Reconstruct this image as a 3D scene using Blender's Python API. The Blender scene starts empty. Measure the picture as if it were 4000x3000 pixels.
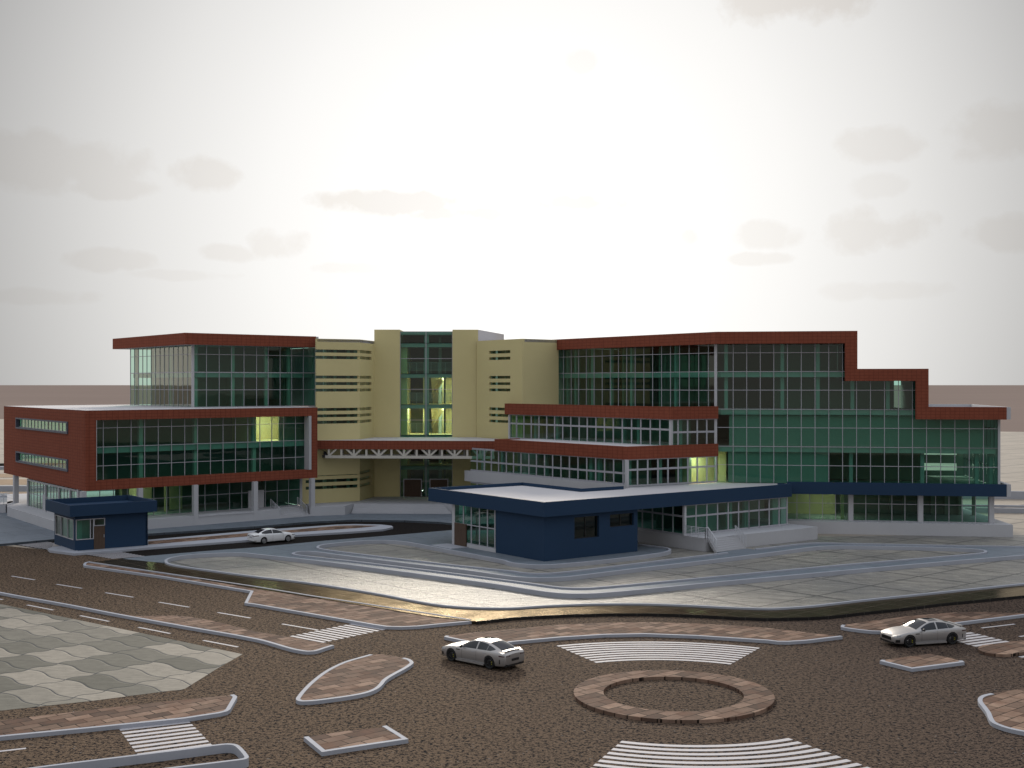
import bpy, math, random
from mathutils import Vector, geometry
R = math.radians
random.seed(7)
scene = bpy.context.scene
COL = scene.collection
F, H = 4840.0, 14.5            # focal length in photo pixels, eye height in metres

# ------------------------------------------------------------------ survey helpers
S2 = 2.212
TILES = {'A1': (0, 1750, S2), 'A2': (1000, 1750, S2), 'A3': (2000, 1750, S2), 'A4': (3000, 1750, S2),
         'B1': (0, 2250, S2), 'B2': (1000, 2250, S2), 'B3': (2000, 2250, S2), 'B4': (3000, 2250, S2),
         'U1': (0, 1200, S2), 'U2': (1000, 1200, S2), 'U3': (2000, 1200, S2), 'U4': (3000, 1200, S2),
         'Z5': (1640, 1850, 3.6867), 'Z6': (2400, 1850, 3.6867), 'Z7': (2900, 1780, 4.424),
         'Z8': (3500, 1780, 4.424), 'L7': (0, 1800, 4.1475), 'R6': (3700, 2380, 6.913),
         'S1': (1540, 1280, 3.77), 'T3': (1180, 1700, 5.53), 'T4': (1780, 1640, 5.53), 'P': (0, 0, 1)}
def uv(t, x, y):
    o = TILES[t]
    return o[0] + x / o[2], o[1] + y / o[2]
def at(u, v, z=0.0):
    Y = F * (H - z) / (v - 1500.0)
    return ((u - 2000.0) / F * Y, Y)
def U(t, x): return TILES[t][0] + x / TILES[t][2]
def V(t, y): return TILES[t][1] + y / TILES[t][2]
def gp(z, *args):
    out = []
    for i in range(0, len(args), 2):
        for x, y in args[i + 1]:
            out.append(at(*uv(args[i], x, y), z))
    return out
def ux(u, Y): return ((u - 2000.0) / F * Y, Y)

class Wall:
    """A vertical plane through two ground points; s runs along it, off grows towards the viewer's side."""
    def __init__(w, p0, p1):
        w.p0 = Vector(p0); w.p1 = Vector(p1)
        w.d = (w.p1 - w.p0).normalized(); w.len = (w.p1 - w.p0).length
        n = Vector((w.d.y, -w.d.x))
        if n.dot(-(w.p0 + w.p1) / 2) < 0: n = -n
        w.n = n
    def offset(w, k):
        return Wall(w.p0 + w.n * k, w.p1 + w.n * k)
    def s(w, u):
        k = (u - 2000.0) / F
        return (k * w.p0.y - w.p0.x) / (w.d.x - k * w.d.y)
    def y(w, u):
        return w.p0.y + w.d.y * w.s(u)
    def z(w, u, v):
        return H - (v - 1500.0) / F * w.y(u)
    def zt(w, t, x, y):
        return w.z(U(t, x), V(t, y))
    def xy(w, s, off=0.0):
        q = w.p0 + w.d * s + w.n * off
        return (q.x, q.y)
    def cross(w, o):
        a, b = w.d, o.d
        den = a.x * b.y - a.y * b.x
        e = o.p0 - w.p0
        t = (e.x * b.y - e.y * b.x) / den
        q = w.p0 + a * t
        return (q.x, q.y)

# ------------------------------------------------------------------ mesh helpers
def area2(p): return sum(p[i][0] * p[(i + 1) % len(p)][1] - p[(i + 1) % len(p)][0] * p[i][1] for i in range(len(p)))
class MB:
    def __init__(m): m.v = []; m.f = []; m.smooth = False
    def add(m, vs, fs):
        b = len(m.v); m.v += [tuple(x) for x in vs]; m.f += [tuple(b + i for i in f) for f in fs]
        return m
    def prism(m, poly, z0, z1, holes=()):
        poly = list(poly)
        if area2(poly) < 0: poly.reverse()
        if not holes:
            n = len(poly)
            m.add([(x, y, z0) for x, y in poly] + [(x, y, z1) for x, y in poly],
                  [tuple(range(n, 2 * n)), tuple(reversed(range(n)))] +
                  [(i, (i + 1) % n, n + (i + 1) % n, n + i) for i in range(n)])
        else:
            loops = [poly]
            for h in holes:
                h = list(h)
                if area2(h) > 0: h.reverse()
                loops.append(h)
            flat = [p for l in loops for p in l]
            tris = geometry.tessellate_polygon([[Vector((x, y, 0)) for x, y in l] for l in loops])
            fs = []
            for t in tris:
                a = area2([flat[i] for i in t])
                fs.append(tuple(t) if a > 0 else tuple(reversed(t)))
            m.add([(x, y, z1) for x, y in flat], fs)
            for l in loops:
                n = len(l)
                m.add([(x, y, z0) for x, y in l] + [(x, y, z1) for x, y in l],
                      [(i, (i + 1) % n, n + (i + 1) % n, n + i) for i in range(n)])
        return m
    def sheet(m, poly, z):
        poly = list(poly)
        if area2(poly) < 0: poly.reverse()
        return m.add([(x, y, z) for x, y in poly], [tuple(range(len(poly)))])
    def wbox(m, w, s0, s1, z0, z1, o0, o1):
        """A box in a wall's own frame."""
        if s0 > s1: s0, s1 = s1, s0
        if z0 > z1: z0, z1 = z1, z0
        return m.prism([w.xy(s0, o0), w.xy(s1, o0), w.xy(s1, o1), w.xy(s0, o1)], z0, z1)
    def box(m, x0, x1, y0, y1, z0, z1):
        return m.prism([(x0, y0), (x1, y0), (x1, y1), (x0, y1)], z0, z1)
    def bar(m, a, b, w=0.05, h=None, up=(0, 0, 1)):
        h = h or w
        a = Vector(a); b = Vector(b); d = (b - a).normalized(); up = Vector(up)
        if abs(d.dot(up)) > 0.98: up = Vector((1, 0, 0))
        sd = d.cross(up).normalized(); u2 = sd.cross(d).normalized()
        c = [sd * (i * w / 2) + u2 * (j * h / 2) for i, j in ((-1, -1), (1, -1), (1, 1), (-1, 1))]
        return m.add([a + q for q in c] + [b + q for q in c],
                     [(3, 2, 1, 0), (4, 5, 6, 7)] + [(i, (i + 1) % 4, 4 + (i + 1) % 4, 4 + i) for i in range(4)])
    def strip(m, line, width, z0, z1, side=1, closed=False):
        """A kerb: a ribbon of solid material along a ground line, growing to one side of it."""
        off = offset_line(line, width * side, closed)
        n = len(line)
        a = line; b = off
        rng = range(n if closed else n - 1)
        for i in rng:
            j = (i + 1) % n
            q = [a[i], a[j], b[j], b[i]]
            vs = [(x, y, z0) for x, y in q] + [(x, y, z1) for x, y in q]
            fs = [(4, 5, 6, 7), (0, 1, 5, 4), (2, 3, 7, 6)]
            if not closed and i == 0: fs.append((3, 0, 4, 7))
            if not closed and i == n - 2: fs.append((1, 2, 6, 5))
            if area2(q) < 0: fs = [tuple(reversed(f)) for f in fs]
            m.add(vs, fs)
        return m
    def build(m, name, mat, parent=None, smooth=False):
        me = bpy.data.meshes.new(name)
        me.from_pydata(m.v, [], m.f); me.update()
        if mat: me.materials.append(mat)
        if smooth:
            me.polygons.foreach_set('use_smooth', [True] * len(me.polygons))
        o = bpy.data.objects.new(name, me); COL.objects.link(o)
        if parent is not None:
            o.parent = parent
            if parent.type == 'EMPTY' and parent.get('world_built'): o.location = -parent.location
        return o

def offset_line(line, d, closed=False):
    n = len(line); out = []
    P = [Vector(p) for p in line]
    for i in range(n):
        a = P[i - 1] if (i > 0 or closed) else None
        b = P[(i + 1) % n] if (i < n - 1 or closed) else None
        ns = []
        for s, e in ((a, P[i]), (P[i], b)):
            if s is None or e is None: continue
            t = e - s
            if t.length < 1e-6: continue
            t.normalize(); ns.append(Vector((-t.y, t.x)))
        nn = ns[0] if len(ns) == 1 else (ns[0] + ns[1])
        if nn.length < 1e-4: nn = ns[0]
        nn = nn.normalized()
        k = max(0.45, nn.dot(ns[0]))
        q = P[i] + nn * (d / k); out.append((q.x, q.y))
    return out
def smooth_line(pts, n=5, closed=False):
    """Catmull-Rom through the points."""
    P = [Vector(p) for p in pts]; N = len(P); out = []
    for i in range(N if closed else N - 1):
        p1, p2 = P[i], P[(i + 1) % N]
        p0 = P[i - 1] if (i > 0 or closed) else p1 * 2 - p2
        p3 = P[(i + 2) % N] if (i < N - 2 or closed) else p2 * 2 - p1
        # centripetal-ish damping for uneven spacing
        L = (p2 - p1).length
        m1 = (p2 - p0); m1 = m1 * (L / max(1e-6, (p2 - p1).length + (p1 - p0).length))
        m2 = (p3 - p1); m2 = m2 * (L / max(1e-6, (p3 - p2).length + (p2 - p1).length))
        for k in range(n):
            t = k / n
            q = p1 * (2 * t**3 - 3 * t * t + 1) + m1 * (t**3 - 2 * t * t + t) + p2 * (-2 * t**3 + 3 * t * t) + m2 * (t**3 - t * t)
            out.append((q.x, q.y))
    if not closed: out.append((P[-1].x, P[-1].y))
    return out

def tag(o, label=None, cat=None, group=None, kind=None):
    if label: o['label'] = label
    if cat: o['category'] = cat
    if group: o['group'] = group
    if kind: o['kind'] = kind
    return o
def root(name, loc, label, cat, group=None, world=True):
    o = bpy.data.objects.new(name, None); COL.objects.link(o)
    o.location = loc; o.empty_display_size = 0.5
    if world: o['world_built'] = 1
    return tag(o, label, cat, group)
def struct(name, mb, mat, label=None, cat=None):
    return tag(mb.build(name, mat), label, cat or (name.replace('_', ' ') if label else None), None, 'structure')
# ------------------------------------------------------------------ materials
class NT:
    def __init__(s, tree): s.t = tree; s.n = tree.nodes; s.l = tree.links
    def node(s, typ, ins=None, **kw):
        nd = s.n.new(typ)
        for k, v in kw.items(): setattr(nd, k, v)
        for k, v in (ins or {}).items(): s.put(nd.inputs[k], v)
        return nd
    def put(s, sock, v):
        if isinstance(v, bpy.types.NodeSocket): s.l.new(v, sock)
        elif isinstance(v, bpy.types.Node): s.l.new(v.outputs[0], sock)
        elif isinstance(v, (tuple, list)) and sock.type == 'RGBA' and len(v) == 3: sock.default_value = (*v, 1)
        else: sock.default_value = v
    def math(s, op, a, b=0.0, c=None, clamp=False):
        nd = s.n.new('ShaderNodeMath'); nd.operation = op; nd.use_clamp = clamp
        s.put(nd.inputs[0], a); s.put(nd.inputs[1], b)
        if c is not None: s.put(nd.inputs[2], c)
        return nd.outputs[0]
    def mix(s, fac, a, b, mode='MIX'):
        nd = s.n.new('ShaderNodeMix'); nd.data_type = 'RGBA'; nd.blend_type = mode
        s.put(nd.inputs[0], fac); s.put(nd.inputs[6], a); s.put(nd.inputs[7], b)
        return nd.outputs[2]
    def ramp(s, fac, stops, interp='LINEAR'):
        nd = s.n.new('ShaderNodeValToRGB'); nd.color_ramp.interpolation = interp
        el = nd.color_ramp.elements
        while len(el) < len(stops): el.new(0.5)
        for e, (p, c) in zip(el, stops): e.position = p; e.color = (*c, 1) if len(c) == 3 else c
        s.put(nd.inputs[0], fac)
        return nd.outputs[0]
    def noise(s, vec, scale, detail=3.0, rough=0.5, dist=0.0):
        nd = s.node('ShaderNodeTexNoise', {'Vector': vec, 'Scale': scale, 'Detail': detail, 'Roughness': rough, 'Distortion': dist})
        return nd.outputs['Fac']
    def rot(s, vec, deg, scale=(1, 1, 1), loc=(0, 0, 0)):
        nd = s.node('ShaderNodeMapping', {'Vector': vec, 'Rotation': (0, 0, R(deg))})
        nd = s.node('ShaderNodeMapping', {'Vector': nd.outputs[0], 'Scale': scale, 'Location': loc})
        return nd.outputs[0]
def new_mat(name, rough=0.6, spec=0.5, metal=0.0, base=(0.5, 0.5, 0.5)):
    m = bpy.data.materials.new(name); m.use_nodes = True
    t = NT(m.node_tree); t.n.clear()
    out = t.node('ShaderNodeOutputMaterial')
    b = t.node('ShaderNodeBsdfPrincipled', {'Base Color': base, 'Roughness': rough, 'Metallic': metal, 'Specular IOR Level': spec})
    t.l.new(b.outputs[0], out.inputs[0])
    pos = t.node('ShaderNodeNewGeometry').outputs['Position']
    return m, t, b, pos
def bump(t, b, height, strength=0.5, dist=0.05):
    nd = t.node('ShaderNodeBump', {'Height': height, 'Strength': strength, 'Distance': dist})
    t.l.new(nd.outputs[0], b.inputs['Normal'])
def plaster(name, col, rough=0.7, spec=0.35, var=0.08, scale=0.35, metal=0.0, grime=0.0):
    m, t, b, pos = new_mat(name, rough, spec, metal)
    n1 = t.noise(pos, scale, 5, 0.6); n2 = t.noise(pos, 9.0, 3)
    k = t.math('ADD', t.math('MULTIPLY', t.math('SUBTRACT', n1, 0.5), var * 2), t.math('MULTIPLY', t.math('SUBTRACT', n2, 0.5), var))
    t.put(b.inputs['Base Color'], t.mix(1.0, col, t.node('ShaderNodeCombineColor', {0: t.math('ADD', k, 1.0), 1: t.math('ADD', k, 1.0), 2: t.math('ADD', k, 1.0)}).outputs[0], 'MULTIPLY'))
    bump(t, b, n2, 0.12, 0.02)
    return m
M = {}
M['white'] = plaster('white_render', (0.45, 0.45, 0.475), 0.75, 0.12)
M['kerb'] = plaster('kerb_concrete', (0.355, 0.368, 0.415), 0.7, 0.08, var=0.1, scale=0.8)
M['frame'] = plaster('grey_aluminium', (0.36, 0.36, 0.40), 0.4, 0.5, var=0.03)
M['yellow'] = plaster('ochre_render', (0.60, 0.525, 0.28), 0.85, 0.08, var=0.06)
M['blue'] = plaster('navy_panel', (0.0185, 0.042, 0.086), 0.6, 0.12, var=0.06)
M['darkframe'] = plaster('slate_frame', (0.075, 0.085, 0.12), 0.5, 0.4)
M['interior'] = plaster('interior_plaster', (0.5, 0.5, 0.49), 0.8, 0.2)
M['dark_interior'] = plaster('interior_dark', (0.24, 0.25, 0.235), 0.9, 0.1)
M['lime'] = plaster('lime_interior', (0.82, 0.63, 0.38), 0.8, 0.15)
M['steel'] = plaster('painted_steel', (0.52, 0.49, 0.44), 0.5, 0.4, var=0.05)
M['rail'] = plaster('rail_steel', (0.5, 0.51, 0.55), 0.35, 0.5)
M['lining'] = plaster('lining_plaster', (0.36, 0.37, 0.37), 0.8, 0.1)
M['roof'] = plaster('roof_screed', (0.50, 0.485, 0.505), 0.7, 0.3, var=0.07, scale=0.15)

def red_cladding():
    m, t, b, pos = new_mat('terracotta_cladding', 0.8, 0.1)
    sx = t.node('ShaderNodeSeparateXYZ', {0: pos})
    zc = t.math('FRACT', t.math('MULTIPLY', sx.outputs[2], 3.2))
    hx = t.math('FRACT', t.math('MULTIPLY', sx.outputs[0], 2.3))
    l1 = t.math('LESS_THAN', zc, 0.13); l2 = t.math('LESS_THAN', hx, 0.10)
    line = t.math('MAXIMUM', l1, l2)
    n = t.noise(pos, 0.8, 4); n2 = t.noise(t.rot(pos, 0, (2.3, 2.3, 3.2)), 1.0, 0)
    base = t.mix(n, (0.215, 0.060, 0.035), (0.265, 0.080, 0.048))
    base = t.mix(t.math('MULTIPLY', n2, 0.35), base, (0.125, 0.032, 0.02))
    t.put(b.inputs['Base Color'], t.mix(t.math('MULTIPLY', line, 0.45), base, (0.075, 0.02, 0.014)))
    bump(t, b, t.math('SUBTRACT', 1.0, line), 0.4, 0.02)
    return m
M['red'] = red_cladding()

def glass(name, tint, refl=1.0):
    m = bpy.data.materials.new(name); m.use_nodes = True
    t = NT(m.node_tree); t.n.clear()
    out = t.node('ShaderNodeOutputMaterial')
    tr = t.node('ShaderNodeBsdfTransparent', {'Color': tint})
    gl = t.node('ShaderNodeBsdfGlossy', {'Color': (0.97, 0.97, 0.86, 1), 'Roughness': 0.02})
    pos = t.node('ShaderNodeNewGeometry').outputs['Position']
    bp = t.node('ShaderNodeBump', {'Height': t.noise(pos, 0.35, 1), 'Strength': 0.08, 'Distance': 0.05})
    t.l.new(bp.outputs[0], gl.inputs['Normal'])
    lw_ = t.node('ShaderNodeLayerWeight', {'Blend': 0.5}).outputs['Facing']
    fr_ = t.math('ADD', t.math('MULTIPLY', t.math('POWER', lw_, 3.1), 1.0), 0.035)
    mx = t.node('ShaderNodeMixShader')
    t.put(mx.inputs[0], t.math('MULTIPLY', fr_, refl, clamp=True)); t.l.new(tr.outputs[0], mx.inputs[1]); t.l.new(gl.outputs[0], mx.inputs[2])
    t.l.new(mx.outputs[0], out.inputs[0])
    return m
M['glass'] = glass('green_glass', (0.38, 0.69, 0.57))

def emitter(name, col, strength):
    m = bpy.data.materials.new(name); m.use_nodes = True
    t = NT(m.node_tree); t.n.clear()
    out = t.node('ShaderNodeOutputMaterial'); e = t.node('ShaderNodeEmission', {'Color': col, 'Strength': strength})
    t.l.new(e.outputs[0], out.inputs[0])
    return m
M['added_light'] = emitter('added_light_emitter', (1.0, 0.92, 0.66), 17.0)  # emission added to brighten the yellow rooms, not a known fitting

def gravel():
    m, t, b, pos = new_mat('brown_gravel', 0.9, 0.04)
    sx = t.node('ShaderNodeSeparateXYZ', {0: pos})
    big = t.noise(pos, 0.055, 3, 0.6); mid = t.noise(pos, 0.45, 4, 0.6)
    g = t.noise(pos, 5.4, 2.0, 0.55, 0.4); f = t.noise(pos, 16.0, 3, 0.65); p2 = t.noise(t.rot(pos, 0, (1, 1, 1), (7, 3, 0)), 10.0, 2, 0.55)
    pit = t.ramp(t.math('ADD', t.math('ADD', t.math('MULTIPLY', g, 0.55), t.math('MULTIPLY', p2, 0.45)), t.math('MULTIPLY', t.math('SUBTRACT', f, 0.5), 0.30)), [(0.42, (0, 0, 0)), (0.52, (1, 1, 1))])
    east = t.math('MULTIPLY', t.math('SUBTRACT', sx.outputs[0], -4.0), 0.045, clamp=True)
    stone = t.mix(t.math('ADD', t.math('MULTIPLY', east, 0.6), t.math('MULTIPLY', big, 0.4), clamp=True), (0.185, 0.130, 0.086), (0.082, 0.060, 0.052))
    stone = t.mix(t.math('MULTIPLY', mid, 0.55), stone, (0.135, 0.098, 0.074))
    stone = t.mix(1.0, stone, t.mix(f, (0.35, 0.36, 0.37), (1.65, 1.6, 1.55)), 'MULTIPLY')
    chip = t.ramp(t.noise(pos, 6.1, 1), [(0.735, (0, 0, 0)), (0.76, (0.8, 0.8, 0.8))])
    col = t.mix(pit, (0.007, 0.007, 0.010), stone)
    t.put(b.inputs['Base Color'], t.mix(chip, col, (0.26, 0.25, 0.25)))
    h = t.math('ADD', t.math('ADD', t.math('MULTIPLY', g, 0.7), t.math('MULTIPLY', p2, 0.6)), t.math('MULTIPLY', f, 0.35))
    bump(t, b, h, 1.0, 0.16)
    return m
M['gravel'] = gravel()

def asphalt():
    m, t, b, pos = new_mat('dark_asphalt', 0.9, 0.06)
    f = t.noise(pos, 5.0, 4, 0.7); g = t.noise(pos, 0.5, 3)
    c = t.mix(t.ramp(f, [(0.35, (0, 0, 0)), (0.75, (1, 1, 1))]), (0.004, 0.004, 0.005), (0.034, 0.027, 0.023))
    t.put(b.inputs['Base Color'], t.mix(t.math('MULTIPLY', g, 0.5), c, (0.010, 0.009, 0.010)))
    bump(t, b, f, 0.6, 0.06)
    return m
M['asphalt'] = asphalt()

def tiles(name, c1, c2, mortar, bw, rh, ang, rough=0.6, spec=0.4, msize=0.02, var=0.5, stain=None, bstr=0.3, offset=0.5):
    m, t, b, pos = new_mat(name, rough, spec)
    v = t.rot(pos, -ang)
    br = t.node('ShaderNodeTexBrick', {'Vector': v, 'Color1': c1, 'Color2': c2, 'Mortar': mortar, 'Scale': 1.0,
                                      'Mortar Size': msize, 'Mortar Smooth': 0.1, 'Bias': 0.0, 'Brick Width': bw, 'Row Height': rh})
    br.offset = offset
    n = t.noise(pos, 2.2, 5, 0.65); f = t.noise(pos, 14.0, 3, 0.6)
    k = t.mix(n, (1 - var,) * 3, (1 + var,) * 3)
    c = t.mix(1.0, br.outputs['Color'], k, 'MULTIPLY')
    c = t.mix(1.0, c, t.mix(f, (0.75,) * 3, (1.25,) * 3), 'MULTIPLY')
    if stain: c = t.mix(t.ramp(t.noise(pos, 0.9, 4, 0.6), [(0.45, (0, 0, 0)), (0.72, (0.7, 0.7, 0.7))]), c, stain)
    t.put(b.inputs['Base Color'], c)
    bump(t, b, t.math('SUBTRACT', t.math('MULTIPLY', f, 0.3), br.outputs['Fac']), bstr, 0.03)
    return m, t, b, pos
M['brown_tile'] = tiles('brown_paving', (0.280, 0.190, 0.142), (0.086, 0.056, 0.044), (0.016, 0.012, 0.010), 1.10, 0.62, 41, 0.85, 0.06, 0.028, 0.5, (0.15, 0.080, 0.055))[0]
M['court'] = tiles('court_slab', (0.165, 0.190, 0.222), (0.140, 0.164, 0.194), (0.07, 0.08, 0.095), 4.6, 3.4, 41, 0.55, 0.10, 0.03, 0.3, None, 0.12)[0]

def strip_mat():
    m, t, b, pos = tiles('polished_tile', (0.036, 0.029, 0.021), (0.027, 0.022, 0.016), (0.13, 0.11, 0.085), 1.55, 1.55, 41, 0.8, 0.0, 0.015, 0.3, None, 0.05, 0.0)
    f = t.noise(pos, 8.0, 3, 0.6); v = t.noise(pos, 0.7, 3)
    bp = t.node('ShaderNodeBump', {'Height': f, 'Strength': 0.22, 'Distance': 0.02})
    gl = t.node('ShaderNodeBsdfGlossy', {'Color': (1.0, 0.83, 0.60, 1), 'Roughness': t.math('ADD', t.math('MULTIPLY', v, 0.08), 0.10)})
    t.l.new(bp.outputs[0], gl.inputs['Normal'])
    fr = t.node('ShaderNodeFresnel', {'IOR': 1.5})
    mx = t.node('ShaderNodeMixShader'); t.put(mx.inputs[0], t.math('MULTIPLY', fr.outputs[0], 0.52))
    t.l.new(b.outputs[0], mx.inputs[1]); t.l.new(gl.outputs[0], mx.inputs[2])
    out = [n for n in t.n if n.type == 'OUTPUT_MATERIAL'][0]
    t.l.new(mx.outputs[0], out.inputs[0])
    return m
M['polished'] = strip_mat()
M['black_tile'] = tiles('black_face_tile', (0.012, 0.012, 0.013), (0.010, 0.010, 0.011), (0.09, 0.085, 0.075), 1.3, 5.0, 0, 0.3, 0.5, 0.012, 0.2)[0]

def bed():
    m, t, b, pos = new_mat('raked_sand', 0.5, 0.35)
    v = t.rot(pos, 22, (0.30, 1.25, 1))
    w = t.noise(v, 1.25, 6, 0.68, 1.3); f = t.noise(pos, 4.0, 5, 0.68); big = t.noise(pos, 0.09, 3)
    s = t.node('ShaderNodeSeparateXYZ', {0: t.rot(pos, -41, (1 / 6.5, 1 / 4.2, 1))})
    def edge(q):
        fr = t.math('FRACT', t.math('ADD', q, t.math('MULTIPLY', f, 0.05))); return t.math('MINIMUM', fr, t.math('SUBTRACT', 1.0, fr))
    joint = t.math('LESS_THAN', t.math('MINIMUM', edge(s.outputs[0]), edge(s.outputs[1])), 0.022)
    c = t.mix(t.ramp(w, [(0.32, (0, 0, 0)), (0.66, (1, 1, 1))]), (0.112, 0.109, 0.104), (0.42, 0.385, 0.335))
    c = t.mix(t.math('MULTIPLY', f, 0.35), c, (0.19, 0.175, 0.14))
    c = t.mix(t.ramp(big, [(0.40, (0, 0, 0)), (0.62, (0.5, 0.5, 0.5))]), c, (0.160, 0.162, 0.166))
    t.put(b.inputs['Base Color'], t.mix(t.math('MULTIPLY', joint, 0.75), c, (0.05, 0.05, 0.048)))
    t.put(b.inputs['Roughness'], t.math('ADD', t.math('MULTIPLY', f, 0.3), 0.30))
    bump(t, b, t.math('ADD', t.math('MULTIPLY', w, 1.0), t.math('MULTIPLY', f, 0.6)), 0.9, 0.22)
    return m
M['bed'] = bed()

def pale_ground():
    m, t, b, pos = tiles('cream_paving', (0.37, 0.315, 0.25), (0.32, 0.27, 0.215), (0.10, 0.08, 0.06), 16.0, 9.0, 41, 0.4, 0.45, 0.22, 0.35)
    c = b.inputs['Base Color'].links[0].from_socket
    w = t.noise(t.rot(pos, -35, (0.10, 0.35, 1)), 1.0, 5, 0.65, 1.0)
    t.put(b.inputs['Base Color'], t.mix(1.0, c, t.mix(w, (0.55, 0.52, 0.48), (1.35, 1.36, 1.36)), 'MULTIPLY'))
    return m
M['pale'] = pale_ground()
M['far'] = plaster('far_plain', (0.235, 0.187, 0.165), 0.95, 0.0, var=0.12, scale=0.004)
M['sand'] = plaster('sand_strip', (0.30, 0.215, 0.145), 0.9, 0.1, var=0.35, scale=0.8)

def wavy():
    """Pavers with wavy edges, each stone its own grey."""
    m, t, b, pos = new_mat('wavy_pavers', 0.8, 0.12)
    v = t.rot(pos, 39.0, (1 / 3.45, 1 / 1.67, 1))
    s = t.node('ShaderNodeSeparateXYZ', {0: v})
    x, y = s.outputs[0], s.outputs[1]
    tp = 2 * math.pi
    a = t.math('ADD', x, t.math('MULTIPLY', t.math('SINE', t.math('MULTIPLY', y, tp)), 0.045))
    c = t.math('ADD', y, t.math('MULTIPLY', t.math('SINE', t.math('MULTIPLY', x, tp)), -0.10))
    ia, ic = t.math('FLOOR', a), t.math('FLOOR', c)
    cell = t.node('ShaderNodeCombineXYZ', {0: ia, 1: ic})
    wn = t.node('ShaderNodeTexWhiteNoise', {0: cell.outputs[0]}); wn.noise_dimensions = '2D'
    def edge(q):
        fr = t.math('FRACT', q)
        return t.math('MINIMUM', fr, t.math('SUBTRACT', 1.0, fr))
    e = t.math('MINIMUM', t.math('MULTIPLY', edge(a), 2.0), edge(c))
    joint = t.math('LESS_THAN', e, 0.022)
    n = t.noise(pos, 1.6, 6, 0.65); st = t.noise(t.rot(pos, 10, (0.6, 3.0, 1)), 1.5, 5, 0.65)
    base = t.ramp(wn.outputs[0], [(0.0, (0.085, 0.085, 0.073)), (0.45, (0.145, 0.140, 0.122)), (1.0, (0.29, 0.265, 0.23))])
    base = t.mix(1.0, base, t.mix(t.math('MULTIPLY', t.math('ADD', n, st), 0.5), (0.25, 0.26, 0.26), (1.75, 1.72, 1.68)), 'MULTIPLY')
    pock = t.ramp(t.noise(pos, 5.5, 3, 0.6), [(0.27, (1, 1, 1)), (0.33, (0, 0, 0))])
    base = t.mix(t.math('MULTIPLY', pock, 0.75), base, (0.05, 0.045, 0.04))
    t.put(b.inputs['Base Color'], t.mix(joint, base, (0.035, 0.042, 0.05)))
    bump(t, b, t.math('ADD', t.math('MULTIPLY', n, 0.4), t.math('MINIMUM', t.math('MULTIPLY', e, 14.0), 1.0)), 0.5, 0.05)
    return m
M['wavy'] = wavy()

def paint_line():
    m, t, b, pos = new_mat('road_paint', 0.7, 0.3)
    n = t.noise(pos, 6.0, 4, 0.7)
    t.put(b.inputs['Base Color'], t.mix(t.ramp(n, [(0.25, (1, 1, 1)), (0.36, (0, 0, 0))]), (0.43, 0.415, 0.44), (0.28, 0.265, 0.27)))
    bump(t, b, n, 0.2, 0.03)
    return m
M['paint'] = paint_line()

def timber():
    m, t, b, pos = new_mat('rough_timber', 0.7, 0.25)
    v = t.rot(pos, 0, (9.0, 9.0, 0.8))
    n = t.noise(v, 1.2, 5, 0.65, 0.5); g = t.noise(pos, 3.0, 4)
    c = t.mix(n, (0.022, 0.014, 0.011), (0.130, 0.078, 0.052))
    t.put(b.inputs['Base Color'], t.mix(t.math('MULTIPLY', g, 0.35), c, (0.11, 0.085, 0.07)))
    bump(t, b, n, 0.3, 0.02)
    return m
M['timber'] = timber()

# vehicles
M['silver'] = plaster('silver_paint', (0.38, 0.366, 0.365), 0.38, 0.5, var=0.02, metal=0.6)
M['car_white'] = plaster('white_paint', (0.74, 0.74, 0.76), 0.25, 0.5, var=0.01)
M['car_glass'] = plaster('tinted_glass', (0.010, 0.012, 0.018), 0.05, 0.45, var=0.0)
M['black'] = plaster('black_trim', (0.012, 0.012, 0.013), 0.4, 0.4, var=0.0)
M['tyre'] = plaster('tyre_rubber', (0.016, 0.016, 0.017), 0.75, 0.25, var=0.05)
M['rim_dark'] = plaster('dark_alloy', (0.035, 0.036, 0.04), 0.3, 0.5, metal=0.6, var=0.0)
M['rim_light'] = plaster('bright_alloy', (0.52, 0.52, 0.54), 0.3, 0.5, metal=0.7, var=0.0)
M['caliper'] = plaster('yellow_caliper', (0.52, 0.47, 0.02), 0.4, 0.4, var=0.0)
M['lens'] = plaster('lamp_lens', (0.42, 0.43, 0.45), 0.12, 0.6, var=0.0)
M['tail'] = plaster('tail_lens', (0.05, 0.018, 0.02), 0.15, 0.6, var=0.0)
# ------------------------------------------------------------------ ground and roads
ZP, ZK = 0.20, 0.32            # paved platforms and kerb tops above the road
def rev(l): return list(reversed(l))
struct('terrain', MB().sheet([(-9000, -400), (9000, -400), (9000, 16000), (-9000, 16000)], -0.60), M['far'], 'flat brown plain reaching the horizon behind the complex', 'terrain')
edge_l, edge_r = at(0, 1637, 0), at(4000, 1687, 0)
k = (edge_r[1] - edge_l[1]) / (edge_r[0] - edge_l[0])
fl = (-420, edge_l[1] + k * (-420 - edge_l[0])); fr_ = (420, edge_r[1] + k * (420 - edge_r[0]))
struct('paved_ground', MB().prism([(-420, -60), (420, -60), fr_, fl], -0.55, 0.0), M['pale'], 'cream paved ground spreading out behind and beside the wings', 'ground')
# gravel road surface in front, up to the polished strip and the gate
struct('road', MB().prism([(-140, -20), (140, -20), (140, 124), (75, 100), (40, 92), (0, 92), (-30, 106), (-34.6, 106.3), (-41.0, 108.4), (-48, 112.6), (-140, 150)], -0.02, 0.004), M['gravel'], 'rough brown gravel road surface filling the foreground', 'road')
# sand beds are laid as one low sheet: everything paved stands above it

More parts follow.
